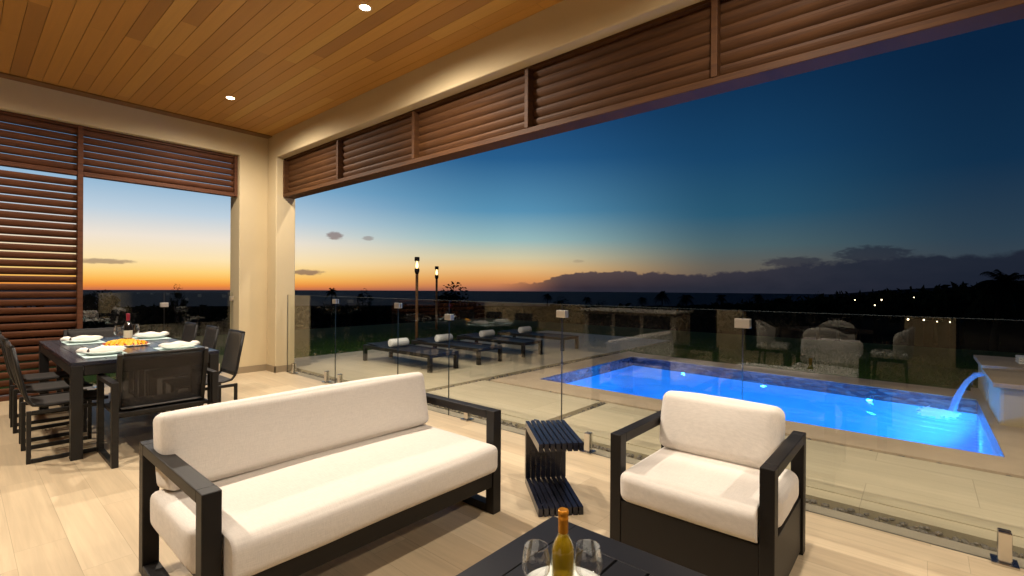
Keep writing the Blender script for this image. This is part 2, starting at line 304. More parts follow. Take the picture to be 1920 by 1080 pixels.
# ------------------------------------------------------------------ mesh helpers
class MB:
    def __init__(s): s.b = bmesh.new(); s.mats = []; s.mi = 0
    def use(s, name):
        if name not in s.mats: s.mats.append(name)
        s.mi = s.mats.index(name); return s
    def _mark(s, faces, smooth=False):
        for f in faces: f.material_index = s.mi; f.smooth = smooth
    def box(s, x0, x1, y0, y1, z0, z1, bev=0.0, mtx=None, seg=2):
        vs = [s.b.verts.new((x, y, z)) for z in (z0, z1) for y in (y0, y1) for x in (x0, x1)]
        q = [(0, 2, 3, 1), (4, 5, 7, 6), (0, 1, 5, 4), (2, 6, 7, 3), (0, 4, 6, 2), (1, 3, 7, 5)]
        fs = [s.b.faces.new([vs[i] for i in f]) for f in q]
        if bev:
            es = list({e for f in fs for e in f.edges})
            r = bmesh.ops.bevel(s.b, geom=es, offset=bev, segments=seg, profile=.5, affect='EDGES', clamp_overlap=True)
            vs = [v for v in r['verts']]; allv = set(vs)
            fs = list({f for v in allv for f in v.link_faces}); vs = list({v for f in fs for v in f.verts})
        s._mark(fs)
        if mtx is not None: bmesh.ops.transform(s.b, matrix=mtx, verts=vs)
        return vs
    def bar(s, a, b, w, h, bev=0.0, upv=(0, 0, 1)):
        """A rectangular bar from a to b, w wide, h along upv."""
        a, b = Vector(a), Vector(b); dx = (b-a); L = dx.length; dx.normalize(); u = Vector(upv)
        sy = u.cross(dx).normalized(); sz = dx.cross(sy)
        m = Matrix(((dx.x, sy.x, sz.x, a.x), (dx.y, sy.y, sz.y, a.y), (dx.z, sy.z, sz.z, a.z), (0, 0, 0, 1)))
        return s.box(0, L, -w/2, w/2, -h/2, h/2, bev, m)
    def tube(s, pts, rad, n=8, caps=True, smooth=True):
        pts = [Vector(p) for p in pts]; rads = rad if isinstance(rad, (list, tuple)) else [rad]*len(pts)
        rings = []; ref = None
        for i, p in enumerate(pts):
            d = (pts[min(i+1, len(pts)-1)]-pts[max(i-1, 0)]).normalized()
            if ref is None: ref = Vector((0, 0, 1)) if abs(d.z) < .9 else Vector((1, 0, 0))
            x = d.cross(ref).normalized(); y = d.cross(x); ref = x.cross(d) if False else ref
            rings.append([s.b.verts.new(p + (x*math.cos(k*2*math.pi/n) + y*math.sin(k*2*math.pi/n))*rads[i]) for k in range(n)])
        fs = []
        for i in range(len(rings)-1):
            for k in range(n): fs.append(s.b.faces.new((rings[i][k], rings[i][(k+1) % n], rings[i+1][(k+1) % n], rings[i+1][k])))
        s._mark(fs, smooth)
        if caps: s._mark([s.b.faces.new(rings[0][::-1]), s.b.faces.new(rings[-1])])
    def lathe(s, prof, c=(0, 0, 0), n=28, smooth=True, close=True):
        c = Vector(c); rings = []
        for r, z in prof:
            if r < 1e-5: rings.append([s.b.verts.new(c+Vector((0, 0, z)))])
            else: rings.append([s.b.verts.new(c+Vector((r*math.cos(k*2*math.pi/n), r*math.sin(k*2*math.pi/n), z))) for k in range(n)])
        fs = []
        for a, b in zip(rings, rings[1:]):
            for k in range(n):
                k2 = (k+1) % n
                if len(a) == 1 and len(b) > 1: fs.append(s.b.faces.new((a[0], b[k2], b[k])))
                elif len(b) == 1 and len(a) > 1: fs.append(s.b.faces.new((a[k], a[k2], b[0])))
                elif len(a) > 1: fs.append(s.b.faces.new((a[k], a[k2], b[k2], b[k])))
        s._mark(fs, smooth)
    def prism(s, poly, lo, hi, axis='Z'):
        """Extrude a 2-D outline: axis Z -> (x,y), Y -> (x,z), X -> (y,z)."""
        f = {'Z': lambda p, h: (p[0], p[1], h), 'Y': lambda p, h: (p[0], h, p[1]), 'X': lambda p, h: (h, p[0], p[1])}[axis]
        a = [s.b.verts.new(f(p, lo)) for p in poly]; b = [s.b.verts.new(f(p, hi)) for p in poly]; n = len(poly)
        fs = [s.b.faces.new(a), s.b.faces.new(b)] + [s.b.faces.new((a[i], a[(i+1) % n], b[(i+1) % n], b[i])) for i in range(n)]
        s._mark(fs)
    def grid(s, fn, nu, nv, smooth=True, flip=False):
        vs = [[s.b.verts.new(fn(i/nu, j/nv)) for j in range(nv+1)] for i in range(nu+1)]
        fs = [s.b.faces.new((vs[i][j], vs[i+1][j], vs[i+1][j+1], vs[i][j+1])) for i in range(nu) for j in range(nv)]
        s._mark(fs, smooth)
    def rock(s, c, r, sq, seed):
        tb = bmesh.ops.create_icosphere(s.b, subdivisions=1, radius=1.0)
        a = random.random()*6.28; ca, sa = math.cos(a), math.sin(a)
        for v in tb['verts']:
            p = v.co * (1+.18*mnoise.noise(v.co*1.7+Vector((seed, 0, 0))))
            x, y, z = p.x*r, p.y*r*sq[0], p.z*r*sq[1]
            v.co = Vector((c[0]+x*ca-y*sa, c[1]+x*sa+y*ca, c[2]+z))
        s._mark({f for v in tb['verts'] for f in v.link_faces}, True)
    def cushion(s, c, half, r, puff=(0, 0, 0), n=14, mtx=None, seed=0.0, wob=.004, fit=None):
        """A stuffed cushion: rounded box whose faces swell, with slight unevenness."""
        hx, hy, hz = half; tb = bmesh.new(); bmesh.ops.create_cube(tb, size=2)
        bmesh.ops.subdivide_edges(tb, edges=list(tb.edges), cuts=n, use_grid_fill=True)
        idx = {}
        for v in tb.verts:
            u = v.co.copy()
            # denser towards the edges
            w = Vector([math.sin(k*math.pi/2)*.55+k*.45 for k in u])
            p = Vector((w.x*hx, w.y*hy, w.z*hz))
            q = Vector((max(-hx+r, min(hx-r, p.x)), max(-hy+r, min(hy-r, p.y)), max(-hz+r, min(hz-r, p.z))))
            dlt = p-q
            if dlt.length > 1e-6: p = q + dlt.normalized()*r
            fx, fy, fz = 1-w.x**2, 1-w.y**2, 1-w.z**2
            p.x += math.copysign(puff[0]*fy*fz, w.x)*abs(w.x)**2; p.y += math.copysign(puff[1]*fx*fz, w.y)*abs(w.y)**2; p.z += math.copysign(puff[2]*fx*fy, w.z)*abs(w.z)**2
            nz = mnoise.noise(p*3.1+Vector((seed, seed*2, 0)))*wob + mnoise.noise(p*11+Vector((0, seed, 3)))*wob*.3
            p += p.normalized()*nz
            idx[v.index] = p
        m2 = mtx if mtx is not None else Matrix.Identity(4)
        nv = {}
        for v in tb.verts:
            p = m2 @ (idx[v.index]) + Vector(c)
            nv[v] = s.b.verts.new(fit(p) if fit else p)
        fs = [s.b.faces.new([nv[v] for v in f.verts]) for f in tb.faces]; s._mark(fs, True); tb.free()
    def build(s, name, material=None, parent=None, loc=None, auto=False):
        me = bpy.data.meshes.new(name); bmesh.ops.recalc_face_normals(s.b, faces=list(s.b.faces)); s.b.to_mesh(me); s.b.free()
        for n in ([material] if material else s.mats): me.materials.append(M[n])
        o = bpy.data.objects.new(name, me); C.objects.link(o)
        if parent is not None: o.parent = parent
        if loc: o.location = loc
        return o
def tag(o, label=None, cat=None, group=None, kind=None):
    for k, v in (('label', label), ('category', cat), ('group', group), ('kind', kind)):
        if v: o[k] = v
    return o
def thing(name, label, cat, loc=(0, 0, 0), rz=0.0, group=None):
    o = bpy.data.objects.new(name, None); C.objects.link(o); o.location = loc; o.rotation_euler = (0, 0, rz); o.empty_display_size = .1
    return tag(o, label, cat, group)
def dup(root, loc, rz, label=None):
    r = root.copy(); C.objects.link(r); r.location = loc; r.rotation_euler = (0, 0, rz)
    if label: r['label'] = label
    for ch in list(root.children):
        c = ch.copy(); C.objects.link(c); c.parent = r
        for g in list(ch.children):
            e = g.copy(); C.objects.link(e); e.parent = c
    return r
def abox(name, mat_, parent, *b, bev=0.0):
    m = MB(); m.box(*b, bev=bev); return m.build(name, mat_, parent)

# ------------------------------------------------------------------ setting
XW, XO = 3.28, 3.585            # pool-side wall: inner and outer face
YW, YO = 8.02, 8.40             # side wall: inner and outer face
ZC, ZT = 3.743, 3.38            # ceiling, top of the openings
XB, YB = -4.6, -3.6             # back of the covered room
m = MB(); m.box(XB, 3.43, YB, 8.55, -.30, 0); tag(m.build('floor', 'floor_tile'), kind='structure')
m = MB(); m.box(3.43, 3.515, YB, 8.6, -.30, -.012); m.box(3.518, 3.60, YB, 8.6, -.30, -.018); tag(m.build('drain_ledge', 'ledge_stone'), kind='structure')
# deck of tiles round the pool, cut by pebble strips
PA, PB, PC, PD = (5.66, 4.32), (8.80, 4.36), (8.28, -.52), (5.60, -.52)       # pool corners: near-left, far-left, far-right, near-right
m = MB()
m.box(3.715, 3.862, YB, 4.86, -.25, -.004); m.box(3.866, 5.06, 2.93, 4.86, -.25, 0); m.box(3.866, 5.06, YB, 2.82, -.25, 0)
m.box(3.715, 12.2, 5.0, 9.0, -.25, -.002)
tag(m.build('pool_deck', 'deck_tile'), kind='structure')
m = MB(); m.box(3.58, 3.72, YB, 8.6, -.3, -.075); m.box(3.7, 10.0, 4.80, 5.02, -.3, -.075); m.box(3.7, 5.2, 2.80, 2.95, -.3, -.075); m.box(5.04, 5.16, YB, 4.9, -.3, -.075)
tag(m.build('gravel_bed', 'gravel_bed'), kind='structure')
m = MB()   # coping, four butted slabs round the water
m.prism([(5.12, YB), (5.60, YB), (5.60, -.52), PA, (5.66, 4.80), (5.12, 4.80)], -.2, .004)
m.prism([(5.662, 4.80), (9.45, 4.80), (9.3, 4.36), (8.802, 4.363), (5.662, 4.322)], -.2, .002)
m.prism([(8.80, 4.355), (9.3, 4.355), (8.95, -.52), (8.28, -.52)], -.14, .004)
m.prism([(5.603, -.522), (9.3, -.522), (9.3, YB), (5.603, YB)], -.2, .002)
tag(m.build('pool_coping', 'coping_stone'), kind='structure')
def quad_wall(mb, a, b, z0, z1):
    mb._mark([mb.b.faces.new([mb.b.verts.new(v) for v in ((*a, z0), (*b, z0), (*b, z1), (*a, z1))])])
WZ = -.155
m = MB(); m.use('pool_plaster')
for a, b in ((PA, PB), (PB, PC), (PC, PD), (PD, PA)): quad_wall(m, a, b, -1.25, WZ-.02)
m._mark([m.b.faces.new([m.b.verts.new((*p, -1.25)) for p in (PA, PB, PC, PD)])])
m.use('waterline_tile')
for a, b in ((PA, PB), (PB, PC), (PC, PD), (PD, PA)): quad_wall(m, a, b, WZ-.02, -.13 if False else 0.0)
tag(m.build('pool_basin', None), kind='structure')
m = MB(); e = .004
m._mark([m.b.faces.new([m.b.verts.new((p[0], p[1], WZ)) for p in ((PA[0]+e, PA[1]-e), (PB[0]-e, PB[1]-e), (PC[0]-e, PC[1]+e), (PD[0]+e, PD[1]+e))])])
tag(m.build('pool_water', 'pool_water'), kind='structure')
m = MB(); rnd = random.Random(3); k = 0
def strip(x0, x1, y0, y1, dens, r0=.014, r1=.028, z=-.055, zt=-.02):
    global k
    n = int((x1-x0)*(y1-y0)*dens)
    for _ in range(n):
        x, y = rnd.uniform(x0, x1), rnd.uniform(y0, y1)
        m.rock((x, y, rnd.uniform(z, zt)), rnd.uniform(r0, r1), (rnd.uniform(.6, .95), rnd.uniform(.4, .7)), k*1.37); k += 1
strip(3.615, 3.705, -.9, 7.9, 1100); strip(3.73, 9.3, 4.88, 4.985, 800); strip(3.73, 5.06, 2.835, 2.915, 900); strip(5.075, 5.115, -.9, 4.8, 1500, .012, .024, -.04, -.012)
tag(m.build('pebbles', 'pebble'), 'dark river pebbles in the narrow drainage strips between the deck tiles', 'pebbles', kind='stuff')

# terrain: lawn plateau, then land falling to the sea, rising to a hill on the right
def ridge_el(a):
    pts = [(-30, -2.6), (0, -2.2), (25, -2.4), (60, -2.5), (68, -2.2), (74, -1.85), (80, -1.3), (85, -.75), (90, -.15), (96, .25), (104, .6), (130, 1.2), (200, 1.0)]
    for (a0, e0), (a1, e1) in zip(pts, pts[1:]):
        if a <= a1: return e0+(e1-e0)*max(0, (a-a0))/(a1-a0)
    return pts[-1][1]
def land_z(r, a):
    rz = 1.37 + 320*math.tan(R(ridge_el(a)))
    if r < 14: return -1.9
    if r <= 15.01: return -.02
    if r < 320:
        f = (r-15)/305; s = f*f*(3-2*f); dip = -9*math.sin(math.pi*min(1, f*1.15))**1 * (1-f)
        return -.02 + (rz+.02)*s + dip + .6*mnoise.noise(Vector((r*.03, a*.15, 0)))*min(1, f*8)
    f = min(1, (r-320)/900); return rz + (-100-rz)*f*f*(3-2*f)
m = MB(); rs = [0.0, 2, 13.9, 15, 18, 24, 34, 50, 75, 110, 160, 220, 280, 320, 380, 480, 640, 860, 1240]; nA = 120
a0, a1 = -40.0, 200.0
ring = []
for r in rs:
    ring.append([m.b.verts.new((r*math.sin(R(a0+(a1-a0)*i/nA)), r*math.cos(R(a0+(a1-a0)*i/nA)), land_z(r, a0+(a1-a0)*i/nA)-.12)) for i in range(nA+1)] if r else [m.b.verts.new((0, 0, -2.0))])
fs = [m.b.faces.new((ring[0][0], ring[1][i+1], ring[1][i])) for i in range(nA)]
for A, B in zip(ring[1:], ring[2:]):
    fs += [m.b.faces.new((A[i], A[i+1], B[i+1], B[i])) for i in range(nA)]
m._mark(fs, True)
for v in ring[1]: v.co.z = -2.0
tag(m.build('terrain', 'soil'), kind='structure')
m = MB()
m.box(9.46, 15.5, -9, 15, -.3, -.03); m.box(-6, 9.44, 9.02, 15, -.3, -.03); m.box(8.95, 9.44, -.5, 4.79, -.3, -.032)
tag(m.build('lawn', 'lawn'), kind='structure')
m = MB(); rnd = random.Random(5)
def blade(x, y):
    h = rnd.uniform(.025, .06); a = rnd.uniform(0, 6.28); w = .006; lx, ly = rnd.gauss(0, .02), rnd.gauss(0, .02)
    c, s_ = math.cos(a)*w, math.sin(a)*w
    f = m.b.faces.new([m.b.verts.new(p) for p in ((x-c, y-s_, -.03), (x+c, y+s_, -.03), (x+lx, y+ly, -.03+h))])
for _ in range(26000):
    if rnd.random() < .6: blade(9.46+abs(rnd.gauss(0, 2.2)), rnd.uniform(-2.5, 9))
    else: blade(rnd.uniform(3.6, 13), 9.03+abs(rnd.gauss(0, 1.6)))
tag(m.build('grass', 'leaf_blade'), 'short dim green grass on the lawn beyond the pool and deck', 'grass', kind='stuff')
m = MB(); n = 160; Rs = 10200
cv = m.b.verts.new((0, 0, -90)); rim = [m.b.verts.new((Rs*math.sin(2*math.pi*i/n), Rs*math.cos(2*math.pi*i/n), -90)) for i in range(n)]
m._mark([m.b.faces.new((cv, rim[(i+1) % n], rim[i])) for i in range(n)])
tag(m.build('sea', 'sea'), kind='structure')
# low headland across the bay on the right
m = MB()
def hill(u, v):
    a = 83+u*40; r = 900+v*700; e = -.62+(.80+.75*u+.10*mnoise.noise(Vector((u*6, 0, 0))))*math.sin(math.pi*min(1, u*3.4)/2)
    z = 1.37+1250*math.tan(R(e)); z = z if v > .45 else -60+(z+60)*(v/.45)**.6
    return (r*math.sin(R(a)), r*math.cos(R(a)), z if v < .8 else z-60*(v-.8)/.2)
m.grid(hill, 40, 10); tag(m.build('hills', 'far_hill'), kind='structure')

# ------------------------------------------------------------------ the covered patio
pat = thing('covered_patio', 'cream plastered open patio room with cedar board ceiling round the seating', 'patio', (0, 0, 0))
m = MB()
m.prism([(XB, 0), (XB, 4.0), (XO, 4.0), (XO, 0), (2.865, 0), (2.865, ZT), (-1.6, ZT), (-1.6, 0)], YW, YO, 'Y')
m.prism([(YW, 0), (YW, 4.0), (YB, 4.0), (YB, ZT), (7.70, ZT), (7.70, 0)], XW, XO, 'X')
w = m.build('wall', 'plaster', pat); bv = w.modifiers.new('b', 'BEVEL'); bv.width = .012; bv.segments = 3; bv.limit_method = 'ANGLE'
m = MB()
nb = int((XW-XB)/.132)+1
for i in range(nb):
    x1 = math.floor(XW/.132)*.132 - i*.132; x0, x2 = x1+.0005, min(XW-.001, x1+.132-.0005)
    if x2 <= x0: continue
    m.prism([(x0, ZC+.004), (x0+.0025, ZC), (x2-.0025, ZC), (x2, ZC+.004), (x2, ZC+.02), (x0, ZC+.02)], YB, YW-.001, 'Y')
m.build('ceiling_boards', 'cedar', pat)
abox('ceiling_trim', 'cedar_trim', pat, XB, XW-.002, YW-.17, YW-.002, ZC-.016, ZC-.002)
abox('roof', 'exterior_wall', pat, XB-.3, 4.5, YB-.3, 8.8, 4.001, 4.25)
m = MB()
m.box(2.85, XW-.0125, YW-.014, YW-.001, 0, .10); m.box(XW-.014, XW-.001, 7.684, YW-.015, 0, .10); m.box(XW-.014, XO+.012, 7.684, 7.699, .0, .10)
m.box(2.85, 2.864, YW-.001, YO, 0, .10)
m.build('baseboard', 'plaster_base', pat)
# rooms behind the photographer that the glass mirrors
m = MB(); m.prism([(YB, 0), (YB, 4.0), (YW, 4.0), (YW, 0), (7.2, 0), (7.2, 2.7), (3.6, 2.7), (3.6, 0), (3.0, 0), (3.0, 2.7), (.25, 2.7), (.25, 0), (-.45, 0), (-.45, 2.7), (-3.2, 2.7), (-3.2, 0)], XB-.3, XB, 'X')
m.box(XB, XO, YB-.3, YB, 0, 4.0)
m.build('house_wall', 'plaster', pat)
m = MB(); m.box(-4.2, 3.0, YB+.002, YB+.05, 0, 2.7)  # dark panel added on the unseen back wall to dim its reflection
for i in range(7): m.box(-4.2+i*1.19, -4.14+i*1.19, YB+.0505, YB+.08, 0, 2.7)
m.build('dark_back_panel', 'bronze', pat)
for y0, y1 in ((3.6, 7.2), (.25, 3.0), (-3.2, -.45)):
    dr = MB(); dr.box(XB-.2, XB-.12, y0, y1, 0, .06); dr.box(XB-.2, XB-.12, y0, y1, 2.62, 2.7)
    for i in range(4): yy = y0+(y1-y0-.07)*i/3; dr.box(XB-.2, XB-.12, yy, yy+.07, .06, 2.62)
    d_ = dr.build('sliding_door', 'bronze', pat)
    abox('glass', 'door_glass', d_, XB-.18, XB-.17, y0, y1, 0, 2.7)

# ------------------------------------------------------------------ louvre screens
def blade_prof(cx, cz, chord, th, tilt, n=7):
    """Lens shaped blade section; tilt from horizontal, outer edge up."""
    pts = []
    for i in range(n): u = -1+2*i/(n-1); pts.append((u*chord/2, th/2*(1-u*u)**.6))
    for i in range(n-2, 0, -1): u = -1+2*i/(n-1); pts.append((u*chord/2, -th/2*(1-u*u)**.6))
    c, s_ = math.cos(tilt), math.sin(tilt)
    return [(cx+x*c-z*s_, cz+x*s_+z*c) for x, z in pts]
def blades(mb, axis, lo, hi, cx, z0, z1, pitch, chord, th, tilt):
    n = int(round((z1-z0)/pitch)); p = (z1-z0)/n
    for i in range(n):
        pr = blade_prof(cx, z0+p*(i+.5), chord, th, tilt)
        if axis == 'Y': mb.prism(pr, lo, hi, 'Y')                     # runs along Y, section in x,z
        else: mb.prism(pr, lo, hi, 'X')
sc = thing('louver_screen', 'long row of brown wooden louvres under the beam, facing the pool', 'screen')
m = MB(); m.box(3.383, 3.575, YB, 7.698, 2.765, 2.815, bev=.004); m.box(3.40, 3.56, YB, 7.698, 3.352, 3.378); m.build('rail', 'louver_pool', sc)
ys = [7.698-1.651*i for i in range(8)]
m = MB(); m.box(3.383, 3.56, 7.655, 7.698, 2.816, 3.351, bev=.003); m.build('mullion', 'louver_pool', sc)
for i, y in enumerate(ys[1:-1]):
    m = MB(); m.box(3.378, 3.56, y-.021, y+.021, 2.816, 3.351, bev=.003); m.build('mullion', 'louver_pool', sc)
for ya, yb in zip(ys, ys[1:]):
    m = MB(); blades(m, 'Y', yb+.022, ya-.022-(.022 if ya == ys[0] else 0), 3.465, 2.818, 3.352, .088, .095, .032, R(114)); m.build('slat', 'louver_pool', sc)
XS = 1.035
sc = thing('louver_screen', 'floor to ceiling brown louvre panel with a louvred transom beside the dining table', 'screen')
m = MB(); m.box(XS-.026, XS+.026, 8.09, 8.21, .0, 3.376, bev=.003); m.build('post', 'louver_side', sc)
m = MB(); m.box(2.818, 2.862, 8.09, 8.21, 2.745, 3.376, bev=.003); m.build('mullion', 'louver_side', sc)
for x0, x1 in ((-1.59, XS-.027), (XS+.027, 2.817)):
    m = MB(); m.box(x0, x1, 8.10, 8.20, 2.745, 2.80, bev=.003); m.box(x0, x1, 8.11, 8.19, 3.345, 3.376); m.build('rail', 'louver_side', sc)
    m = MB(); blades(m, 'X', x0, x1, 8.155, 2.802, 3.345, .094, .086, .030, R(113)); m.build('slat', 'louver_side', sc)
m = MB(); m.box(-1.59, XS-.027, 8.10, 8.20, .0, .05, bev=.003); m.build('rail', 'louver_side', sc)
m = MB(); blades(m, 'X', -1.59, XS-.027, 8.155, .055, 2.70, .094, .086, .030, R(113)); m.build('slat', 'louver_side', sc)

# ------------------------------------------------------------------ recessed ceiling lights
def downlight(x, y, label, power, z=None, grp='recessed ceiling lights'):
    o = thing('downlight', label, 'ceiling light', (x, y, ZC if z is None else z), 0, grp)
    m = MB(); m.lathe([(.043, -.002), (.056, -.008), (.060, -.004), (.060, -.001)], n=28); m.build('trim', 'lamp_trim', o)
    m = MB(); m.lathe([(0, -.0035), (.042, -.0035)], n=24); m.build('lens', 'lamp_lens', o)
    l = bpy.data.lights.new('spot', 'SPOT'); l.energy = power; l.color = (1.0, .885, .735); l.spot_size = R(172); l.spot_blend = .72; l.shadow_soft_size = .045
    lo = bpy.data.objects.new('bulb', l); C.objects.link(lo); lo.parent = o; lo.location = (0, 0, -.02)
PW, PE = 375, 160
for x, y, lb in ((2.27, 6.67, 'small glowing recessed light in the cedar ceiling near the wall corner'), (2.27, 3.62, 'small glowing recessed light in the cedar ceiling, nearer and higher in view'),
                 (2.27, .57, 'recessed ceiling light above the armchair'), (-.78, 6.67, 'recessed ceiling light above the floor beside the louvre panel'), (-.78, 3.62, 'recessed ceiling light over the open floor'),
                 (-.78, .57, 'recessed ceiling light behind the photographer'), (2.27, -2.48, 'recessed ceiling light far along the pool side beam')):
    downlight(x, y, lb, PW*{(2.27, .57): .5, (-.78, .57): .45, (2.27, 3.62): 1.15}.get((x, y), 1.05))
for y, lb in ((6.67, 'added unseen light over the deck near the column'), (3.62, 'added unseen light over the deck before the pool'), (.57, 'added unseen light over the deck by the armchair'), (-2.48, 'added unseen light over the deck near the spa')):
    downlight(4.15, y, lb, PE, 4.0, 'added fill lights over the deck')  # unseen lamps under the roof edge, added to brighten deck, spa wall and lawn

# ------------------------------------------------------------------ frameless glass fences
def clip(parent, x, y, z, rz=0.0, w=.095, h=.062):
    m = MB(); mt = Matrix.Translation((x, y, z)) @ Matrix.Rotation(rz, 4, 'Z')
    m.box(-.024, -.0075, -w/2, w/2, -h/2, h/2, bev=.003, mtx=mt); m.box(.0075, .024, -w/2, w/2, -h/2, h/2, bev=.003, mtx=mt); m.build('clip', 'clip_steel', parent)
def spigot(parent, x, y, rz=0.0):
    m = MB(); mt = Matrix.Translation((x, y, 0)) @ Matrix.Rotation(rz, 4, 'Z')
    m.box(-.05, .05, -.05, .05, .0005, .014, bev=.003, mtx=mt); m.box(-.028, -.0075, -.026, .026, .0141, .165, bev=.006, mtx=mt); m.box(.0075, .028, -.026, .026, .0141, .165, bev=.006, mtx=mt)
    m.box(-.0074, .0074, -.025, .025, .0141, .044, mtx=mt)
    m.build('spigot', 'steel', parent)
def pane(parent, b, axis):
    m = MB(); m.use('pane'); m.box(*b)
    m.use('pane_edge'); m.use('pane_side')
    m.b.faces.ensure_lookup_table()
    for f in m.b.faces:
        nrm = f.normal if f.normal.length else (f.normal_update() or f.normal)
        if abs(nrm[axis]) < .5: f.material_index = 1 if nrm.z > .5 else 2
    m.build('glass_pane', None, parent)
GX, GT = 3.432, 1.222
fe = thing('glass_fence', 'long frameless clear glass fence between the patio and the pool', 'fence')
seams = [7.62, 6.16, 4.725, 3.825, 2.37, .91, -.55, -2.0, -3.5]
for a, b in zip(seams, seams[1:]):
    pane(fe, (GX-.006, GX+.006, b+.0022, a-.0022, .0, GT), 0)
for y, z in ((6.16, 1.155), (4.725, 1.14), (3.825, 1.045), (2.37, 1.14), (.91, 1.137), (-.55, 1.137)): clip(fe, GX, y, z)
for y in (7.40, 6.39, 6.03, 4.95, 3.54, 2.66, 2.10, 1.15, .66, -.32, -.82): spigot(fe, GX-.02 if False else GX, y)
fs_ = thing('glass_balustrade', 'clear glass balustrade across the side opening behind the dining table', 'fence')
for a, b in ((XS+.04, 1.955), (1.965, 2.85)): pane(fs_, (a, b, 8.254, 8.266, .045, 1.255), 1)
clip(fs_, 1.96, 8.26, 1.08, R(90)); clip(fs_, 2.842, 8.26, 1.16, R(90), .05, .07)
for x in (1.25, 1.75, 2.2, 2.65): spigot(fs_, x, 8.26, R(90))

# ------------------------------------------------------------------ lounge furniture
def post_frame(mb, y0, y1, x0, x1, h, t, bev=.004):
    """Closed rectangular arm frame in the YZ plane: two posts, top and floor bars."""
    mb.box(x0, x1, y0, y0+t, 0, h, bev); mb.box(x0, x1, y1-t, y1, 0, h, bev)
    mb.box(x0+.0005, x1-.0005, y0+t, y1-t, h-.05, h-.0005, bev); mb.box(x0+.0005, x1-.0005, y0+t, y1-t, .0005, .05, bev)
so = thing('sofa', 'long sofa with dark metal frame and two cream cushions', 'sofa', (1.37, 2.38, 0))
ox, oy = 1.37, 2.38
for x0, x1 in ((.575, .642), (2.108, 2.175)):
    m = MB(); post_frame(m, 1.945-oy, 2.83-oy, x0-ox, x1-ox, .62, .065); m.build('arm_frame', 'bronze_soft', so)
m = MB()
m.box(.643-ox, 2.107-ox, 1.955-oy, 1.995-oy, .165, .262, .004); m.box(.643-ox, 2.107-ox, 2.775-oy, 2.815-oy, .165, .262, .004)
for i in range(7): x = .72+.215*i; m.box(x-ox, x+.07-ox, 1.996-oy, 2.774-oy, .235, .26)
for x0 in (.6435, 2.0765): m.box(x0-ox, x0+.03-ox, 1.996-oy, 2.774-oy, .17, .258)
m.build('seat_frame', 'bronze_soft', so)
m = MB(); m.box(.643-ox, 2.107-ox, 2.79-oy, 2.82-oy, .47, .56, .004); m.build('back_rail', 'bronze_soft', so)
def fit_sofa(p):
    f = max(0, min(1, (2.13-(p.y+2.38))/.11)); f = f*f*(3-2*f); lo = .545+(.652-.545)*f - 1.37
    if p.x < lo+.06: p.x = lo+.06-(1-math.exp(-(lo+.06-p.x)/.06))*.06 if f < .02 else max(p.x, lo)
    return p
m = MB(); m.cushion((1.326-ox, 2.262-oy, .36), (.768, .385, .082), .044, (.012, .012, .018), n=24, wob=.006, seed=1.3, fit=fit_sofa); m.build('seat_cushion', 'canvas', so)
m = MB(); m.cushion((1.338-ox, 2.605-oy, .612), (.735, .094, .172), .036, (.008, .018, .010), n=24, wob=.006, mtx=Matrix.Rotation(R(-11), 4, 'X'), seed=4.1); m.build('back_cushion', 'canvas', so)

ch = thing('armchair', 'boxy dark armchair with cream cushions, its back to the pool', 'armchair', (2.55, .837, 0), 0, 'lounge armchairs'); ox, oy = 2.55, .837
X0, X1, Y0, Y1 = 2.205, 2.90, .456, 1.218
for y0, y1 in ((Y0, Y0+.06), (Y1-.06, Y1)):
    m = MB()
    m.box(X0-ox, X0+.062-ox, y0-oy, y1-oy, 0, .62, .004); m.box(X1-.062-ox, X1-ox, y0-oy, y1-oy, 0, .62, .004)
    m.box(X0+.062-ox, X1-.062-ox, y0+.0005-oy, y1-.0005-oy, .57, .6195, .004)
    m.build('arm_frame', 'bronze_soft', ch)
    m = MB(); m.box(X0+.0625-ox, X1-.0625-ox, y0+.012-oy, y1-.012-oy, .02, .295, .003); m.build('side_panel', 'bronze_soft', ch)
m = MB(); m.box(X0+.004-ox, X0+.03-ox, Y0+.0605-oy, Y1-.0605-oy, .015, .288, .003); m.build('front_panel', 'bronze_soft', ch)
m = MB(); m.box(X1-.05-ox, X1-.02-ox, Y0+.0605-oy, Y1-.0605-oy, .05, .29, .003); m.box(X1-.05-ox, X1-.02-ox, Y0+.0605-oy, Y1-.0605-oy, .50, .57, .003); m.build('back_rail', 'bronze_soft', ch)
m = MB(); m.box(X0+.031-ox, X1-.051-ox, Y0+.0605-oy, Y1-.0605-oy, .255, .285); m.build('seat_frame', 'bronze_soft', ch)
def fit_chair(p):
    f = max(0, min(1, (2.40-(p.x+2.55))/.11)); f = f*f*(3-2*f); lo = .463+(.522-.463)*f - .837
    p.y = max(p.y, lo); return p
m = MB(); m.cushion((2.485-ox, .812-oy, .372), (.315, .345, .078), .046, (.012, .008, .018), n=20, wob=.006, seed=2.2, fit=fit_chair); m.build('seat_cushion', 'canvas', ch)
m = MB(); m.cushion((2.735-ox, .842-oy, .605), (.088, .305, .158), .042, (.020, .010, .012), n=18, wob=.006, mtx=Matrix.Rotation(R(12), 4, 'Y'), seed=6.2); m.build('back_cushion', 'canvas', ch)

dup(ch, (.16, .84, 0), R(180), 'boxy dark armchair with cream cushions facing the pool, seen mirrored in the glass')
ch['group'] = 'lounge armchairs'

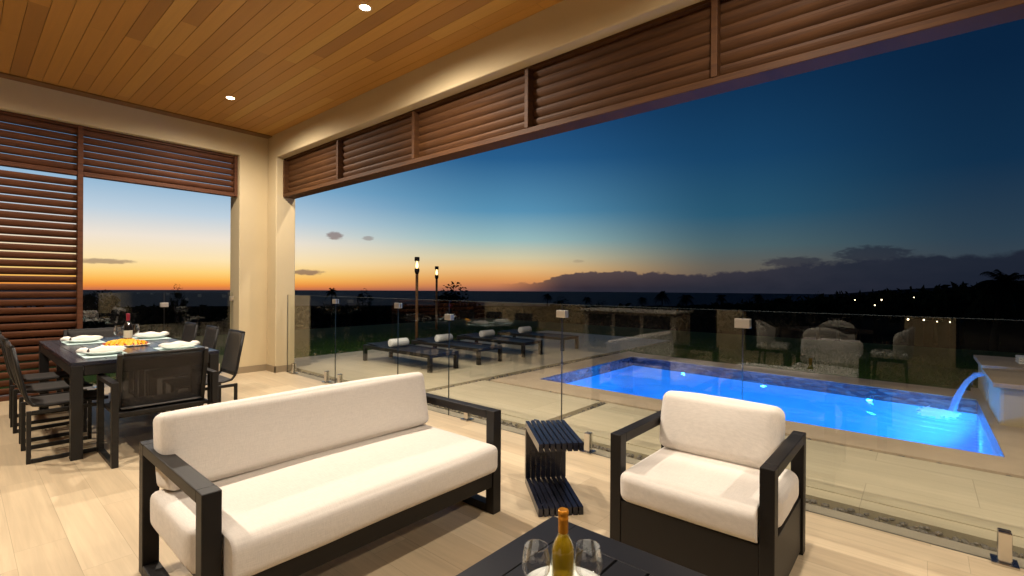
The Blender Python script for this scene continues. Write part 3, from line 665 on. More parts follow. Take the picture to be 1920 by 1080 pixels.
# C shaped slatted side table
ang = math.atan2(.745, .667)
st = thing('side_table', 'small dark slatted C shaped side table between sofa and armchair', 'side table', (2.535, 1.82, 0), ang)
n = 8; wd = .285; pw = wd/n
for nm, b in (('tabletop', lambda y0, y1: (-.25, .25, y0, y1, .385, .435)), ('backrest', lambda y0, y1: (.205, .25, y0, y1, .0505, .3845)), ('base', lambda y0, y1: (-.25, .25, y0, y1, 0.0, .05))):
    m = MB()
    g_ = .0012 if nm == 'backrest' else .0042
    for i in range(n): y0 = -wd/2+i*pw; m.box(*b(y0+g_, y0+pw-g_), bev=.0015)
    x0, x1, z0, z1 = (-.2, -.17, .392, .428) if nm == 'tabletop' else ((.214, .24, .2, .23) if nm == 'backrest' else (-.2, -.17, .01, .043))
    for i in range(n-1): y = -wd/2+(i+1)*pw; m.box(x0, x1, y-.0044, y+.0044, z0, z1)
    m.build({'tabletop': 'table_top', 'backrest': 'upright', 'base': 'base'}[nm], 'table_metal', st)

# coffee table
ct = thing('coffee_table', 'low dark metal coffee table with slotted top and wine on it', 'coffee table', (1.2, .72, 0)); ox, oy = 1.2, .72
CX0, CX1, CY0, CY1, CZ = .70, 1.692, .22, 1.208, .38
m = MB(); fr = .12
m.box(CX0-ox, CX1-ox, CY1-fr-oy, CY1-oy, CZ-.04, CZ, .002); m.box(CX0-ox, CX1-ox, CY0-oy, CY0+fr-oy, CZ-.04, CZ, .002)
m.box(CX1-fr-ox, CX1-ox, CY0+fr+.0005-oy, CY1-fr-.0005-oy, CZ-.04, CZ-.0004, .002); m.box(CX0-ox, CX0+fr-ox, CY0+fr+.0005-oy, CY1-fr-.0005-oy, CZ-.04, CZ-.0004, .002)
ns = 6; y0 = CY0+fr; hh = (CY1-CY0-2*fr)/ns
for i in range(ns): m.box(CX0+fr+.0005-ox, CX1-fr-.0005-ox, y0+i*hh+.005-oy, y0+(i+1)*hh-.005-oy, CZ-.035, CZ-.0006, .0015)
m.build('table_top', 'table_dark', ct)
m = MB()
m.box(CX0+.02-ox, CX1-.02-ox, CY0+.02-oy, CY1-.02-oy, .27, .30)
m.build('shelf', 'table_dark', ct)
for x in (CX0, CX1-.07):
    for y in (CY0, CY1-.07):
        m = MB(); m.box(x+.003-ox, x+.067-ox, y+.003-oy, y+.067-oy, 0, CZ-.0405, .003); m.build('leg', 'table_dark', ct)

# plate, bottle and glasses on the coffee table
def at(o, x, y, z): o.location = (x, y, z); return o
m = MB(); m.lathe([(0, .004), (.10, .004), (.135, .012), (.15, .020), (.152, .018), (.135, .006), (.10, 0), (0, 0)], n=48)
tag(at(m.build('plate', 'porcelain'), 1.27, .855, CZ), 'white plate under the wine bottle on the low coffee table', 'plate')
def bottle(name, label, loc, glass, liquid, cap, lab, h):
    o = thing(name, label, 'wine bottle', loc); k = h/.30
    prof = [(0, .004), (.030, .0), (.0355, .004), (.0365, .012), (.0365, .165), (.034, .182), (.026, .200), (.0175, .216), (.0150, .230), (.0142, .255)]
    m = MB(); m.lathe([(r, z*k) for r, z in prof], n=32); m.build('body', glass, o)
    if liquid:
        m = MB(); m.lathe([(0, .010*k), (.033, .012*k), (.0335, .165*k), (.031, .181*k), (.0235, .199*k), (.016, .212*k), (0, .212*k)], n=32); m.build('wine', liquid, o)
    m = MB(); m.lathe([(.0152, .226*k), (.0158, .230*k), (.0158, .268*k), (.0164, .270*k), (.0164, .274*k), (.0158, .276*k), (.0158, .284*k), (.0168, .287*k), (.0168, .296*k), (.0155, .30*k), (.011, .2985*k), (0, .2975*k)], n=28); m.build('cap', cap, o)
    if lab:
        m = MB(); m.lathe([(.0368, .05*k), (.0370, .052*k), (.0370, .125*k), (.0368, .127*k)], n=32); m.build('label', lab, o)
    return o
bottle('wine_bottle', 'clear bottle of golden white wine with orange foil cap', (1.246, .851, CZ+.0045), 'bottle_glass', 'white_wine', 'gold_cap', None, .288)
def wine_glass(name, label, loc, k=1.0, group=None):
    o = thing(name, label, 'wine glass', loc, 0, group)
    m = MB(); m.lathe([(.0375*k, .170*k), (.0425*k, .150*k), (.0465*k, .125*k), (.0465*k, .100*k), (.039*k, .080*k), (.026*k, .066*k), (.010*k, .060*k), (0, .059*k)], n=36)
    m.build('bowl', 'crystal', o)
    m = MB(); m.tube([(.0375*k*math.cos(a*math.pi/18), .0375*k*math.sin(a*math.pi/18), .170*k) for a in range(37)], .0014, n=6, caps=False); m.build('rim', 'crystal', o)
    m = MB(); m.lathe([(.0, .0585*k), (.0065*k, .058*k), (.004*k, .045*k), (.0038*k, .012*k), (.012*k, .005*k), (.034*k, .0015*k), (.034*k, 0), (0, 0)], n=28); m.build('stem', 'crystal', o)
    return o
wine_glass('wine_glass', 'empty wine glass on the coffee table, on the sofa side of the bottle', (1.205, .925, CZ+.003), .98, 'glasses by the white wine')
wine_glass('wine_glass', 'empty wine glass on the coffee table, on the armchair side of the bottle', (1.318, .804, CZ+.001) , .98, 'glasses by the white wine')

# ------------------------------------------------------------------ dining set
TX0, TX1, TY0, TY1, TZ = .585, 1.61, 4.98, 7.14, .76
dt = thing('dining_table', 'large dark metal dining table set for a meal', 'dining table', (1.1, 6.06, 0)); ox, oy = 1.1, 6.06
m = MB(); fr = .09
m.box(TX0-ox, TX1-ox, TY0-oy, TY0+fr-oy, TZ-.03, TZ, .002); m.box(TX0-ox, TX1-ox, TY1-fr-oy, TY1-oy, TZ-.03, TZ, .002)
m.box(TX0-ox, TX0+fr-ox, TY0+fr+.001-oy, TY1-fr-.001-oy, TZ-.03, TZ-.0004, .002); m.box(TX1-fr-ox, TX1-ox, TY0+fr+.001-oy, TY1-fr-.001-oy, TZ-.03, TZ-.0004, .002)
nb = 6; bw = (TX1-TX0-2*fr)/nb
for i in range(nb): m.box(TX0+fr+i*bw+.003-ox, TX0+fr+(i+1)*bw-.003-ox, TY0+fr+.003-oy, TY1-fr-.003-oy, TZ-.028, TZ-.0008, .0015)
m.build('table_top', 'table_metal', dt)
m = MB(); a = .006
m.box(TX0+.08-ox, TX1-.08-ox, TY0+a-oy, TY0+a+.03-oy, TZ-.105, TZ-.0305); m.box(TX0+.08-ox, TX1-.08-ox, TY1-a-.03-oy, TY1-a-oy, TZ-.105, TZ-.0305)
m.box(TX0+a-ox, TX0+a+.03-ox, TY0+.08-oy, TY1-.08-oy, TZ-.105, TZ-.0305); m.box(TX1-a-.03-ox, TX1-a-ox, TY0+.08-oy, TY1-.08-oy, TZ-.105, TZ-.0305)
m.build('apron', 'bronze', dt)
for x in (TX0, TX1-.075):
    for y in (TY0, TY1-.075):
        m = MB(); m.box(x+.001-ox, x+.074-ox, y+.001-oy, y+.074-oy, 0, TZ-.0305, .003); m.build('leg', 'bronze', dt)

def sling_chair(label):
    o = thing('dining_chair', label, 'chair', (0, 0, 0), 0, 'armless sling chairs along the dining table')
    t_ = .027; w = .235
    for s_ in (-1, 1):
        y = s_*(w-t_/2); m = MB()
        m.box(-.225, -.225+t_, y-t_/2, y+t_/2, 0, .40, .003); m.box(.215-t_, .215, y-t_/2, y+t_/2, 0, .40, .003)
        m.box(-.2245+t_, .2145-t_, y-t_/2+.001, y+t_/2-.001, .0005, .032, .003); m.box(-.2245+t_, .2145-t_, y-t_/2+.001, y+t_/2-.001, .372, .399, .003)
        m.build('leg_frame', 'bronze', o)
        m = MB(); yy = s_*(w-.045)
        pts = [(.26, yy, .425), (.15, yy, .428), (0, yy, .424), (-.12, yy, .424), (-.185, yy, .437), (-.215, yy, .475), (-.232, yy, .53), (-.262, yy, .70), (-.295, yy, .885)]
        m.tube(pts, .0125, n=8); m.build('side_rail', 'bronze', o)
    def seat(u, v):
        x = -.19+u*.45; y = -.19+v*.38; return (x, y, .436-.012*math.sin(math.pi*v)*math.sin(math.pi*u) - (.02*max(0, (u-.9)/.1)**2))
    m = MB(); m.grid(seat, 12, 8); q = m.build('seat', 'sling_seat', o); sm = q.modifiers.new('s', 'SOLIDIFY'); sm.thickness = .006; sm.offset = 0
    def back(u, v):
        z = .47+u*.425; x = -.208-.085*u - .018*math.sin(math.pi*v)*(.4+.6*math.sin(math.pi*u)); return (x, -.19+v*.38, z)
    m = MB(); m.grid(back, 12, 8); q = m.build('backrest', 'sling', o); sm = q.modifiers.new('s', 'SOLIDIFY'); sm.thickness = .006; sm.offset = 0
    m = MB(); m.tube([(-.297-.012*math.sin(math.pi*i/8), -.19+.38*i/8, .893) for i in range(9)], .0125, n=8); m.build('top_rail', 'bronze', o)
    return o
LB = ['dark armless sling chair on the louvre side, nearest the table corner', 'dark armless sling chair in the middle of the row by the louvres', 'dark armless sling chair at the far end of the row by the louvres',
      'dark armless sling chair on the column side, nearest the sofa', 'dark armless sling chair in the middle of the column side row', 'dark armless sling chair at the far end of the column side row']
c0 = sling_chair(LB[0])
for i, y in enumerate((5.365, 6.08, 6.80)):
    if i == 0: c0.location = (.58, y, 0)
    else: dup(c0, (.58, y, 0), R([0, 1.5, -2][i]), LB[i])
    dup(c0, (1.60, y, 0), R([180, 178.5, 182][i]), LB[3+i])
def sling_armchair(label):
    o = thing('dining_armchair', label, 'chair', (0, 0, 0), 0, 'sling armchairs at the ends of the dining table')
    w = .352
    for s_ in (-1, 1):
        ya, yb = (w-.042, w) if s_ > 0 else (-w, -w+.042); m = MB()
        m.box(-.295, -.245, ya, yb, 0, .635, .003); m.box(.24, .29, ya, yb, 0, .635, .003)
        m.box(-.2445, .2395, ya+.001, yb-.001, .0005, .03, .003); m.box(-.2445, .2395, ya-.004, yb+.004, .602, .6345, .003)
        m.build('arm_frame', 'bronze', o)
        m = MB(); yy = s_*(w-.064)
        m.bar((-.075, yy, .30), (-.205, yy, .835), .03, .045, .003, (1, 0, 0)); m.build('back_post', 'bronze', o)
        for zz in (.365, .392, .815):
            f = (zz-.30)/.535; m = MB(); m.tube([(-.085-.13*f, yy, zz), (-.096-.13*f, yy, zz)], .0065, n=10); m.build('bolt', 'steel', o)
    m = MB(); m.box(-.20, .275, -w+.0425, w-.0425, .355, .385, .003); m.build('seat_frame', 'bronze', o)
    def seat(u, v):
        return (-.17+u*.46, -.27+v*.54, .405-.012*math.sin(math.pi*v)*math.sin(math.pi*u)-.02*max(0, (u-.9)/.1)**2)
    m = MB(); m.grid(seat, 10, 8); q = m.build('seat', 'sling_seat', o); sm = q.modifiers.new('s', 'SOLIDIFY'); sm.thickness = .008; sm.offset = 0
    def back(u, v):
        return (-.09-.125*u-.012*math.sin(math.pi*v), -.272+v*.544, .335+u*.495)
    m = MB(); m.grid(back, 12, 8); q = m.build('backrest', 'sling', o); sm = q.modifiers.new('s', 'SOLIDIFY'); sm.thickness = .006; sm.offset = 0
    m = MB(); m.tube([(-.222-.014*math.sin(math.pi*i/8), -.272+.544*i/8, .832) for i in range(9)], .011, n=8); m.build('top_rail', 'bronze', o)
    m = MB(); m.tube([(-.088-.01*math.sin(math.pi*i/8), -.272+.544*i/8, .332) for i in range(9)], .011, n=8); m.build('bottom_rail', 'bronze', o)
    return o
a0_ = sling_armchair('wide dark sling armchair at the near end of the dining table'); a0_.location = (1.112, 4.845, 0); a0_.rotation_euler = (0, 0, R(90))
dup(a0_, (1.12, 7.30, 0), R(270), 'wide dark sling armchair at the far end of the dining table, against the balustrade')

ZP = TZ+.0008
for i, (x, y, rz, lb) in enumerate(((.845, 5.40, 0, 'nearest the louvres'), (.88, 6.66, 0, 'far back by the louvres'), (1.45, 6.66, 180, 'far back by the column'), (1.385, 5.36, 180, 'nearest the sofa'))):
    m = MB(); m.box(-.15, .15, -.215, .215, 0, .003); tag(at(m.build('placemat', 'placemat'), x, y, ZP), 'pale blue placemat on the dining table, %s' % lb, 'placemat', 'pale placemats')
    p = thing('dinner_plate', 'white plate with napkin on the dining table, %s' % lb, 'plate', (x, y, ZP+.0032), R(rz), 'plates set for dinner')
    m = MB(); m.lathe([(0, .006), (.095, .007), (.110, .018), (.142, .032), (.145, .028), (.115, .010), (.095, 0), (0, 0)], n=44); m.build('plate', 'porcelain', p)
    nk = thing('napkin', 'rolled cream napkin on the plate %s' % lb, 'napkin', (x, y, ZP+.036), R(rz), 'rolled napkins')
    nk2 = MB()
    nk2.tube([(-.175+.33*j/12, .01*math.sin(j*.9), .004+.004*math.sin(j*1.3)) for j in range(13)], [.012, .024, .028, .018, .024, .029, .031, .031, .030, .028, .024, .018, .008], n=14)
    nk2.build('cloth', 'linen', nk)
    m = MB(); m.lathe([(.0185, -.010), (.0205, -.007), (.0205, .007), (.0185, .010)], n=20); q = m.build('ring', 'dark_wood', nk); q.location = (-.105, .004, .003); q.rotation_euler = (0, R(90), 0)
fp = thing('fruit_platter', 'white oval platter piled with cut golden pineapple at the middle of the table', 'platter', (1.115, 6.03, ZP), R(-30))
m = MB()
m.lathe([(0, .004), (.15, .005), (.20, .014), (.202, .011), (.15, 0), (0, 0)], n=44); q = m.build('dish', 'porcelain', fp); q.scale = (1.25, .85, 1); fp.scale = (.80, .80, .85)
rnd = random.Random(11)
m = MB(); m.prism([(.034*math.cos(k*.35), .030*math.sin(k*.35)) for k in range(10)], -.007, .007, 'Z'); sl = m.build('pineapple_slice', 'pineapple', fp)
for i in range(60):
    q = sl if i == 0 else sl.copy()
    if i: C.objects.link(q); q.parent = fp
    a = i*.333; lv = i//20; rr = (.155, .115, .06)[lv]; q.location = (rr*1.25*math.cos(a+lv*.17), rr*.82*math.sin(a+lv*.17), (.024, .036, .046)[lv]); q.rotation_euler = (R(rnd.uniform(-20, 20)), R(rnd.uniform(40, 68)), a)
m = MB(); m.rock((0, 0, 0), .012, (.9, .9), 1); be = m.build('berry', 'strawberry', fp)
for i in range(16):
    q = be if i == 0 else be.copy()
    if i: C.objects.link(q); q.parent = fp
    a = i*.393+.2; q.location = (.19*1.17*math.cos(a), .19*.79*math.sin(a), .026)
bottle('wine_bottle', 'dark bottle of red wine with burgundy foil and cream label on the dining table', (1.182, 6.30, ZP), 'dark_glass', None, 'red_foil', 'wine_label', .305)
wine_glass('wine_glass', 'clear wine glass standing before the red wine bottle on the dining table', (1.13, 6.40, ZP), 1.02, 'glasses on the dining table')
wine_glass('wine_glass', 'clear wine glass standing behind the red wine bottle on the dining table', (1.275, 6.52, ZP), 1.02, 'glasses on the dining table')

# furniture farther back on the patio, seen mirrored in the glass
kt = thing('outdoor_kitchen', 'cream outdoor kitchen island with pale counter, mirrored in the fence', 'kitchen island', (-2.3, 4.5, 0))
abox('cabinet', 'cabinet_white', kt, -.36, .36, -1.0, 1.0, .08, .88); abox('plinth', 'dark_wood', kt, -.31, .31, -.95, .95, 0, .079); abox('counter', 'white_leather', kt, -.40, .45, -1.05, 1.05, .881, .92, bev=.004)
for y in (-.62, 0, .62): abox('door', 'dark_wood', kt, .361, .375, y-.27, y+.27, .14, .82)
pt = thing('breakfast_table', 'dark pedestal table with white chairs round it, mirrored in the fence', 'table', (-2.0, 1.1, 0))
m = MB(); m.lathe([(0, .72), (.55, .72), (.555, .735), (.55, .75), (0, .75)], n=40); m.build('table_top', 'dark_wood', pt)
m = MB(); m.lathe([(0, 0), (.28, 0), (.28, .02), (.06, .06), (.05, .70), (.15, .719), (0, .719)], n=24); m.build('pedestal', 'dark_wood', pt)
def tub_chair(label):
    o = thing('white_chair', label, 'chair', (0, 0, 0), 0, 'white chairs at the breakfast table')
    m = MB(); m.cushion((0, 0, .43), (.23, .23, .045), .04, (0, 0, .012), n=6); m.build('seat', 'white_leather', o)
    def back(u, v):
        a = R(100)+R(160)*v; rr = .25+.03*u; return (rr*math.cos(a), rr*math.sin(a), .40+u*(.30+.14*math.sin(math.pi*v)))
    m = MB(); m.grid(back, 6, 14); q = m.build('backrest', 'white_leather', o); sm = q.modifiers.new('s', 'SOLIDIFY'); sm.thickness = .035
    for x, y in ((-.17, -.17), (.17, -.17), (-.17, .17), (.17, .17)):
        m = MB(); m.tube([(x*1.15, y*1.15, 0), (x, y, .39)], [.011, .017], n=8); m.build('leg', 'dark_wood', o)
    return o
WL = ['white tub chair at the breakfast table, pool side', 'white tub chair at the breakfast table, nearest the kitchen island', 'white tub chair at the breakfast table, house side', 'white tub chair at the breakfast table, farthest from the kitchen island']
w0 = tub_chair(WL[0])
for i, (x, y, rz) in enumerate(((-1.25, 1.05, 180), (-1.95, 1.85, 270), (-2.75, 1.1, 0), (-2.0, .35, 90))):
    if i == 0: w0.location = (x, y, 0); w0.rotation_euler = (0, 0, R(rz))
    else: dup(w0, (x, y, 0), R(rz), WL[i])

# ------------------------------------------------------------------ loungers, torches, spa wall
def lounger(label):
    o = thing('sun_lounger', label, 'sun lounger', (0, 0, 0), 0, 'sun loungers beyond the glass')
    m = MB(); L, w, h = 1.9, .31, .29
    m.box(-w, -w+.05, 0, L, h-.06, h, .003); m.box(w-.05, w, 0, L, h-.06, h, .003); m.box(-w+.0505, w-.0505, 0, .05, h-.06, h, .003); m.box(-w+.0505, w-.0505, L-.05, L, h-.06, h, .003)
    m.build('frame', 'bronze', o)
    m = MB()
    m.grid(lambda u, v: (-w+.05+u*(2*w-.1), .05+v*1.2, h-.012-.01*math.sin(math.pi*u)), 6, 8); m.build('seat', 'mattress_mesh', o)
    m = MB(); m.grid(lambda u, v: (-w+.05+u*(2*w-.1), 1.25+v*.62, h-.012+v*.045-.01*math.sin(math.pi*u)), 6, 6); m.build('backrest', 'mattress_mesh', o)
    for x in (-w, w-.062):
        for y in (0.0, L-.062):
            m = MB(); m.box(x, x+.062, y, y+.062, 0, h-.0605, .003); m.build('leg', 'bronze', o)
    return o
LL = ['dark low lounger with a white roll, closest to the patio column', 'dark low lounger second out from the column', 'dark low lounger third out from the column', 'dark low lounger farthest from the column, beside the pool strip']
PLB = ['white rolled towel pillow on the lounger closest to the column', 'white rolled towel pillow on the second lounger from the column', 'white rolled towel pillow on the third lounger from the column', 'white rolled towel pillow on the farthest lounger']
l0 = lounger(LL[0])
def roll(label):
    m = MB(); r = .074; pr = [(0, -.19), (r*.55, -.192), (r*.85, -.186), (r, -.17), (r*1.01, -.08), (r*.99, 0), (r*1.01, .08), (r, .17), (r*.85, .186), (r*.55, .192), (0, .19)]
    m.lathe(pr, n=28); o = m.build('rolled_towel', 'towelling'); o.rotation_euler = (0, R(90), 0); return tag(o, label, 'towel', 'rolled towels on the loungers')
for i, (x, y) in enumerate(((5.20, 5.90), (6.27, 5.87), (7.50, 5.87), (8.80, 5.84))):
    if i == 0: l0.location = (x, y, 0)
    else: dup(l0, (x, y, 0), 0, LL[i])
    p = roll(PLB[i]); p.location = (x, 7.14, .358)
def torch(label, x, y, h):
    o = thing('tiki_torch', label, 'torch', (x, y, -.03), 0, 'garden torches')
    m = MB(); m.tube([(0, 0, 0), (0, 0, h*.3), (0, 0, h*.6), (0, 0, h-.42)], [.034, .033, .034, .036], n=12); m.build('pole', 'bamboo', o)
    m = MB(); m.lathe([(0, h-.42), (.04, h-.42), (.06, h-.36), (.062, h-.30), (.05, h-.29), (0, h-.285)], n=16); m.build('burner', 'torch_metal', o)
    m = MB(); m.lathe([(0, h-.285), (.028, h-.26), (.036, h-.22), (.024, h-.15), (.008, h-.11), (0, h-.10)], n=14); m.build('flame', 'flame', o)
    m = MB(); m.lathe([(.052, h-.289), (.055, h-.10)], n=18); m.build('chimney', 'crystal', o)
    m = MB(); m.lathe([(0, h), (.058, h), (.062, h-.02), (.062, h-.098), (.050, h-.10), (0, h-.095)], n=18); m.build('cap', 'torch_metal', o)
torch('taller looking bamboo tiki torch, flame lit, on the lawn beyond the loungers', 7.50, 9.56, 2.13)
torch('lit bamboo tiki torch farther off beside the dark round tree', 10.3, 12.1, 2.06)

sp = thing('spa_wall', 'raised cream spa wall with stone caps and water spout at the pool end', 'spa')
m = MB(); m.box(6.92, 8.0, -2.8, -.60, -.6, .385, .03); m.box(8.26, 9.40, -2.8, -.60, -.6, .40, .03); m.box(8.001, 8.259, -2.8, -.68, -.6, .30); m.build('wall', 'spa_plaster', sp)
m = MB(); m.box(6.86, 8.03, -2.85, -.545, .386, .435, .006); m.build('cap', 'coping_stone', sp)
m = MB(); m.box(8.24, 9.44, -2.85, -.555, .401, .45, .006); m.build('cap', 'coping_stone', sp)
m = MB(); m.box(8.05, 8.21, -.72, -.58, .33, .345); m.box(8.05, 8.21, -.72, -.60, .302, .329); m.build('spout', 'bronze', sp)
m = MB(); rnd = random.Random(8)
for k in range(11):
    ox_, oz_, ph, fl = rnd.gauss(0, .030), rnd.gauss(0, .008), rnd.uniform(0, 6), rnd.uniform(.9, 1.12)
    m.tube([(8.13+ox_*(1+u/30)+.004*math.sin(u*.9+ph), -.60+.31*fl*(u/18)**.9+.004*math.sin(u*1.3+ph), .345+oz_+.03*math.sin(u/18*2.0)-.53*(u/18)**2.1) for u in range(19)], [.007+.006*math.sin(u*.8+ph)**2 for u in range(19)], n=7)
for k in range(40):
    u = rnd.uniform(.5, 1.0); m.rock((8.13+rnd.gauss(0, .07), -.60+.31*u**.9+rnd.gauss(0, .03), .37-.52*u**2.1), rnd.uniform(.003, .007), (1, 1), k)
q = m.build('water_stream', 'falling_water')
tag(q, 'clear sheet of water arcing from the spa spout into the pool', 'water')
m = MB(); NX = 46; fv = {}
def foam_h(i, j):
    x, y = 7.86+(i/NX-.5)*1.0, -.14+(j/NX-.5)*.66
    rr = math.hypot((x-7.86)/.44, (y+.15)/.27); nz = mnoise.noise(Vector((x*9, y*9, 1)))+.6*mnoise.noise(Vector((x*24, y*24, 4)))
    return x, y, 1.0-rr+nz*.42
for i in range(NX+1):
    for j in range(NX+1):
        x, y, hh = foam_h(i, j)
        if hh > .22 and y > -.50: fv[i, j] = m.b.verts.new((x, y, WZ+.004+.030*min(1, hh)+.008*mnoise.noise(Vector((x*40, y*40, 2)))))
m._mark([m.b.faces.new([fv[q] for q in ((i, j), (i+1, j), (i+1, j+1), (i, j+1))]) for i in range(NX) for j in range(NX) if all(q in fv for q in ((i, j), (i+1, j), (i+1, j+1), (i, j+1)))], True)
tag(m.build('splash', 'foam'), 'white churned foam where the spout water meets the pool', 'foam', kind='stuff')
m = MB()
for i in range(3): m.box(-.16, .16, -.11, .11, i*.03, i*.03+.028, .012)
tag(at(m.build('folded_towel', 'towelling'), 8.75, -1.02, .4505), 'stack of folded white towels on the far spa cap', 'towel')

# underwater pool lights
def pool_lamp(x, y, label, power, ang, col=(.018, .31, 1.0), r=.06, z=-.62, tilt=0):
    """Wall fixture; ang is the heading it throws to."""
    o = thing('pool_light', label, 'pool light', (x, y, z), ang, 'underwater pool lights')
    m = MB(); m.lathe([(0, .012), (r*.8, .010), (r, 0)], n=20); q = m.build('lens', 'pool_lens', o); q.rotation_euler = (0, R(90), 0)
    m = MB(); m.lathe([(r*1.02, 0), (r*1.2, .012), (r*1.3, 0)], n=20); q = m.build('ring', 'steel', o); q.rotation_euler = (0, R(90), 0)
    l = bpy.data.lights.new('lamp', 'SPOT'); l.energy = power; l.color = col; l.shadow_soft_size = .10; l.spot_size = R(172); l.spot_blend = .6
    lo = bpy.data.objects.new('bulb', l); C.objects.link(lo); lo.parent = o; lo.location = (.05, 0, .0); lo.rotation_euler = (0, R(-90-tilt), 0)
PP = 150
xw = lambda y: PC[0]+(PB[0]-PC[0])*(y-PC[1])/(PB[1]-PC[1])-.004
for y, lb in ((3.3, 'underwater light on the far pool wall, nearest the loungers'), (1.95, 'underwater light at the middle of the far pool wall'), (.55, 'underwater light on the far pool wall, nearest the spa')):
    pool_lamp(xw(y), y, lb, PP*.3, R(180), r=.026, z=-.215)
for y, lb in ((3.5, 'hidden underwater light below the near pool edge toward the loungers'), (2.2, 'hidden underwater light below the middle of the near pool edge'), (.9, 'hidden underwater light below the near pool edge toward the spa')):
    pool_lamp(PD[0]+.02+(y+.52)*.0124, y, lb, PP, 0.0)
pool_lamp(7.75, PD[1]+.006, 'underwater light beneath the spa spout', PP*.8, R(90), (.10, .50, 1.0), tilt=40)

# ------------------------------------------------------------------ vegetation
def leafy(mb, c, r, n, size, rnd, squash=.8):
    for _ in range(n):
        while True:
            p = Vector((rnd.uniform(-1, 1), rnd.uniform(-1, 1), rnd.uniform(-1, 1)))
            if p.length < 1: break
        p = Vector((p.x*r, p.y*r, p.z*r*squash))+Vector(c); s_ = size*rnd.uniform(.6, 1.3)
        a = Vector((rnd.gauss(0, 1), rnd.gauss(0, 1), rnd.gauss(0, 1))).normalized(); b = a.orthogonal().normalized(); 
        mb._mark([mb.b.faces.new([mb.b.verts.new(p+q) for q in (a*s_, b*s_*.45, -a*s_, -b*s_*.45)])])
def polar(az, dist): return dist*math.sin(R(az)), dist*math.cos(R(az))
def ztop(el, dist): return 1.37+dist*math.tan(R(el))
def gz(az, dist): return land_z(dist, az)-.15
def tree(label, az, dist, el, width, seed, cat='tree', group='trees beyond the lawn'):
    rnd = random.Random(seed); x, y = polar(az, dist); g = gz(az, dist); h = ztop(el, dist)-g
    o = thing('tree', label, cat, (x, y, g), 0, group)
    m = MB(); m.tube([(0, 0, 0), (rnd.uniform(-.05, .05)*h, 0, h*.3), (0, rnd.uniform(-.05, .05)*h, h*.62)], [h*.035, h*.026, h*.014], n=7)
    for i in range(5):
        a = i*1.26+rnd.random(); m.tube([(0, 0, h*.35), (math.cos(a)*width*.22, math.sin(a)*width*.22, h*.6), (math.cos(a)*width*.36, math.sin(a)*width*.36, h*.74)], [h*.016, h*.010, h*.005], n=5)
    m.build('trunk', 'bark', o)
    m = MB()
    for i in range(13):
        a = rnd.uniform(0, 6.28); rr = width*.5*math.sqrt(rnd.random())*.8; zz = h*(.55+.33*rnd.random()*(1-.35*(rr/(width*.5))))
        leafy(m, (rr*math.cos(a), rr*math.sin(a), zz), width*rnd.uniform(.12, .2), 80, width*.042, rnd)
    leafy(m, (0, 0, h*.68), width*.38, 420, width*.042, rnd, max(.3, h*.28/(width*.36)))
    m.build('crown', 'leaf_dark', o)
def palm(label, az, dist, el, size, seed, lean=0.0):
    rnd = random.Random(seed); x, y = polar(az, dist); g = gz(az, dist); h = ztop(el, dist)-g-size*.35
    o = thing('palm_tree', label, 'palm', (x, y, g), 0, 'palms beyond the lawn')
    tx, ty = rt.x*lean, rt.y*lean
    m = MB(); m.tube([(0, 0, 0), (tx*.25, ty*.25, h*.35), (tx*.6, ty*.6, h*.7), (tx, ty, h)], [size*.10, size*.075, size*.06, size*.055], n=8); m.build('trunk', 'bark', o)
    m = MB()
    for i in range(30):
        a = i*2.4; el_ = rnd.uniform(-.5, 1.3); L = size*rnd.uniform(.75, 1.05)
        ca, sa = math.cos(a), math.sin(a); prev = None; pts = []
        for k_ in range(7):
            u = k_/6; rr = L*u*math.cos(el_)*(1-.1*u); zz = L*(u*math.sin(el_)-.62*u*u); pts.append(Vector((tx+ca*rr, ty+sa*rr, h+zz)))
        for k_ in range(6):
            p, q = pts[k_], pts[k_+1]; dd = (q-p); side_ = Vector((-sa, ca, 0))
            for j in range(3):
                b0 = p+dd*(j/3); wl = size*.26*math.sin(math.pi*min(.95, (k_+j/3+.6)/6.3))
                for s_ in (-1, 1):
                    tip = b0+side_*s_*wl+Vector((0, 0, -wl*.55))+dd*.9
                    m._mark([m.b.faces.new([m.b.verts.new(v) for v in (b0, b0+dd*.28, tip)])])
        m.tube(pts, size*.010, n=4)
    m.build('crown', 'leaf_dark', o)
tree('dark round leafy tree just right of the farther torch', 42.4, 42, .80, 3.9, 21)
tree('small dark bushy tree on the sea line, left of the torches', 32.2, 40, -.05, 1.5, 22)
tree('dark shrub behind the balustrade, on the louvre side', 8.6, 26, -.2, 1.7, 23)
tree('thin dark shrub behind the balustrade, mid opening', 14.4, 26, .35, .8, 24)
tree('low dark tree mass right of the central glass seam', 55.3, 50, -.9, 2.6, 25)
tree('low dark bush standing near the sea line beyond the pool', 60.0, 52, -1.3, 2.0, 26)
palm('tiny palm above the glass near the column', 28.6, 44, -.25, .75, 31, .1)
for i, (az, el, sz) in enumerate(((66.8, -.35, 1.15), (69.4, -.62, 1.2), (73.0, -.62, .95), (64.6, -1.05, .8), (76.6, -.55, .9), (78.6, -.95, .9), (53.6, -.75, .8), (58.3, -1.1, .8))):
    palm(['tallest dark palm of the group on the shore land', 'broad dark palm beside the tallest shore palm', 'lone small round palm right of the shore pair', 'short palm left of the shore pair', 'small palm midway to the hill trees', 'low palm at the foot of the hill trees', 'small palm over the glass seam by the pool', 'low palm left of the shore palms'][i], az, 58, el, sz, 40+i)
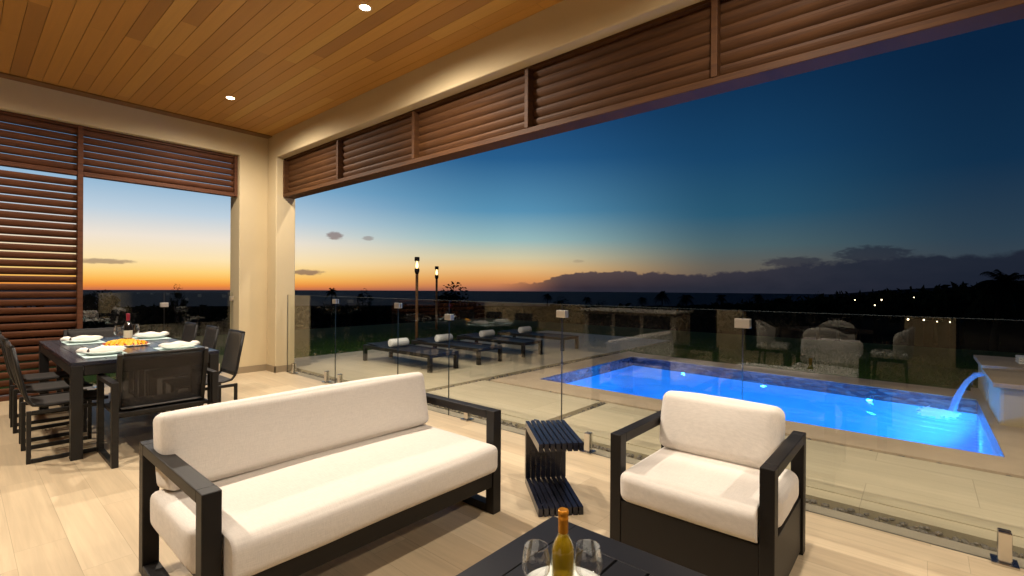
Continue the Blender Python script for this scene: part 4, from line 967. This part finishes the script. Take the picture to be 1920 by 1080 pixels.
for i, (az, el, w) in enumerate(((82.0, -.12, 2.2), (83.7, .0, 2.6), (85.3, .04, 2.4), (86.6, .02, 2.2), (88.6, .06, 3.0), (90.9, .3, 3.0), (92.6, .62, 2.2), (97.2, .75, 5.0), (101.5, 1.2, 7.0))):
    tree(['dark round tree at the left end of the hill row', 'dark wide tree second in the hill row', 'dark tree third in the hill row above house lights', 'dark tree at the right end of the hill row', 'low dark tree on the pale hillside', 'dark spreading tree on the hillside left of the big palm', 'dark tree crown just left of the big palm', 'large dark tree at the far right of the view', 'tall dark tree beyond the far right edge'][i], az, 70, el, w, 60+i)
palm('large dark windblown palm standing highest on the right', 94.5, 34, 1.75, 2.0, 77, .6)
# unlit woodland along the slope
m = MB(); rnd = random.Random(9)
for i in range(380):
    a = rnd.uniform(-8, 112) if i < 150 else rnd.uniform(52, 97); dist = rnd.uniform(45, 130); g = gz(a, dist); x, y = polar(a, dist)
    tp = min(ztop(ridge_el(a)+rnd.uniform(-.1, .38 if i % 5 else .62), dist), g+9); r = rnd.uniform(1.4, 3.0)*dist/80
    leafy(m, (x, y, max(g, tp-r*.7)), r, 46, r*.24, rnd, .7)
tag(m.build('woods', 'leaf_dark'), 'black woodland on the slope between the lawn and the sea', 'woods', kind='stuff')
# lights of distant houses over the slope, shaped as globes on posts
for i, (az, el, r, lb) in enumerate(((85.0, -1.05, .055, 'faint'), (87.05, -1.0, .07, 'bright'), (86.55, -1.52, .065, 'low'), (89.4, -.72, .045, 'dim hillside'), (89.0, -2.75, .10, 'brightest'), (90.1, -2.75, .09, 'second bright'), (91.0, -2.85, .06, 'small'), (91.85, -2.85, .065, 'last small'), (97.0, -2.05, .04, 'lone far right'))):
    dist = 42 if el < -2 else 40; x, y = polar(az, dist); g = gz(az, dist)
    o = thing('house_light', '%s warm lamp glowing among the dark trees on the slope' % lb, 'lamp', (x, y, g), 0, 'distant warm lamps')
    z = ztop(el, dist)-g; r *= .62
    m = MB(); m.tube([(0, 0, min(0, z-.4)), (0, 0, z-r*.6)], r*.25, n=6); m.build('post', 'bark', o)
    m = MB(); m.rock((0, 0, z), r, (1, 1), i); m.build('globe', 'far_lamp', o)
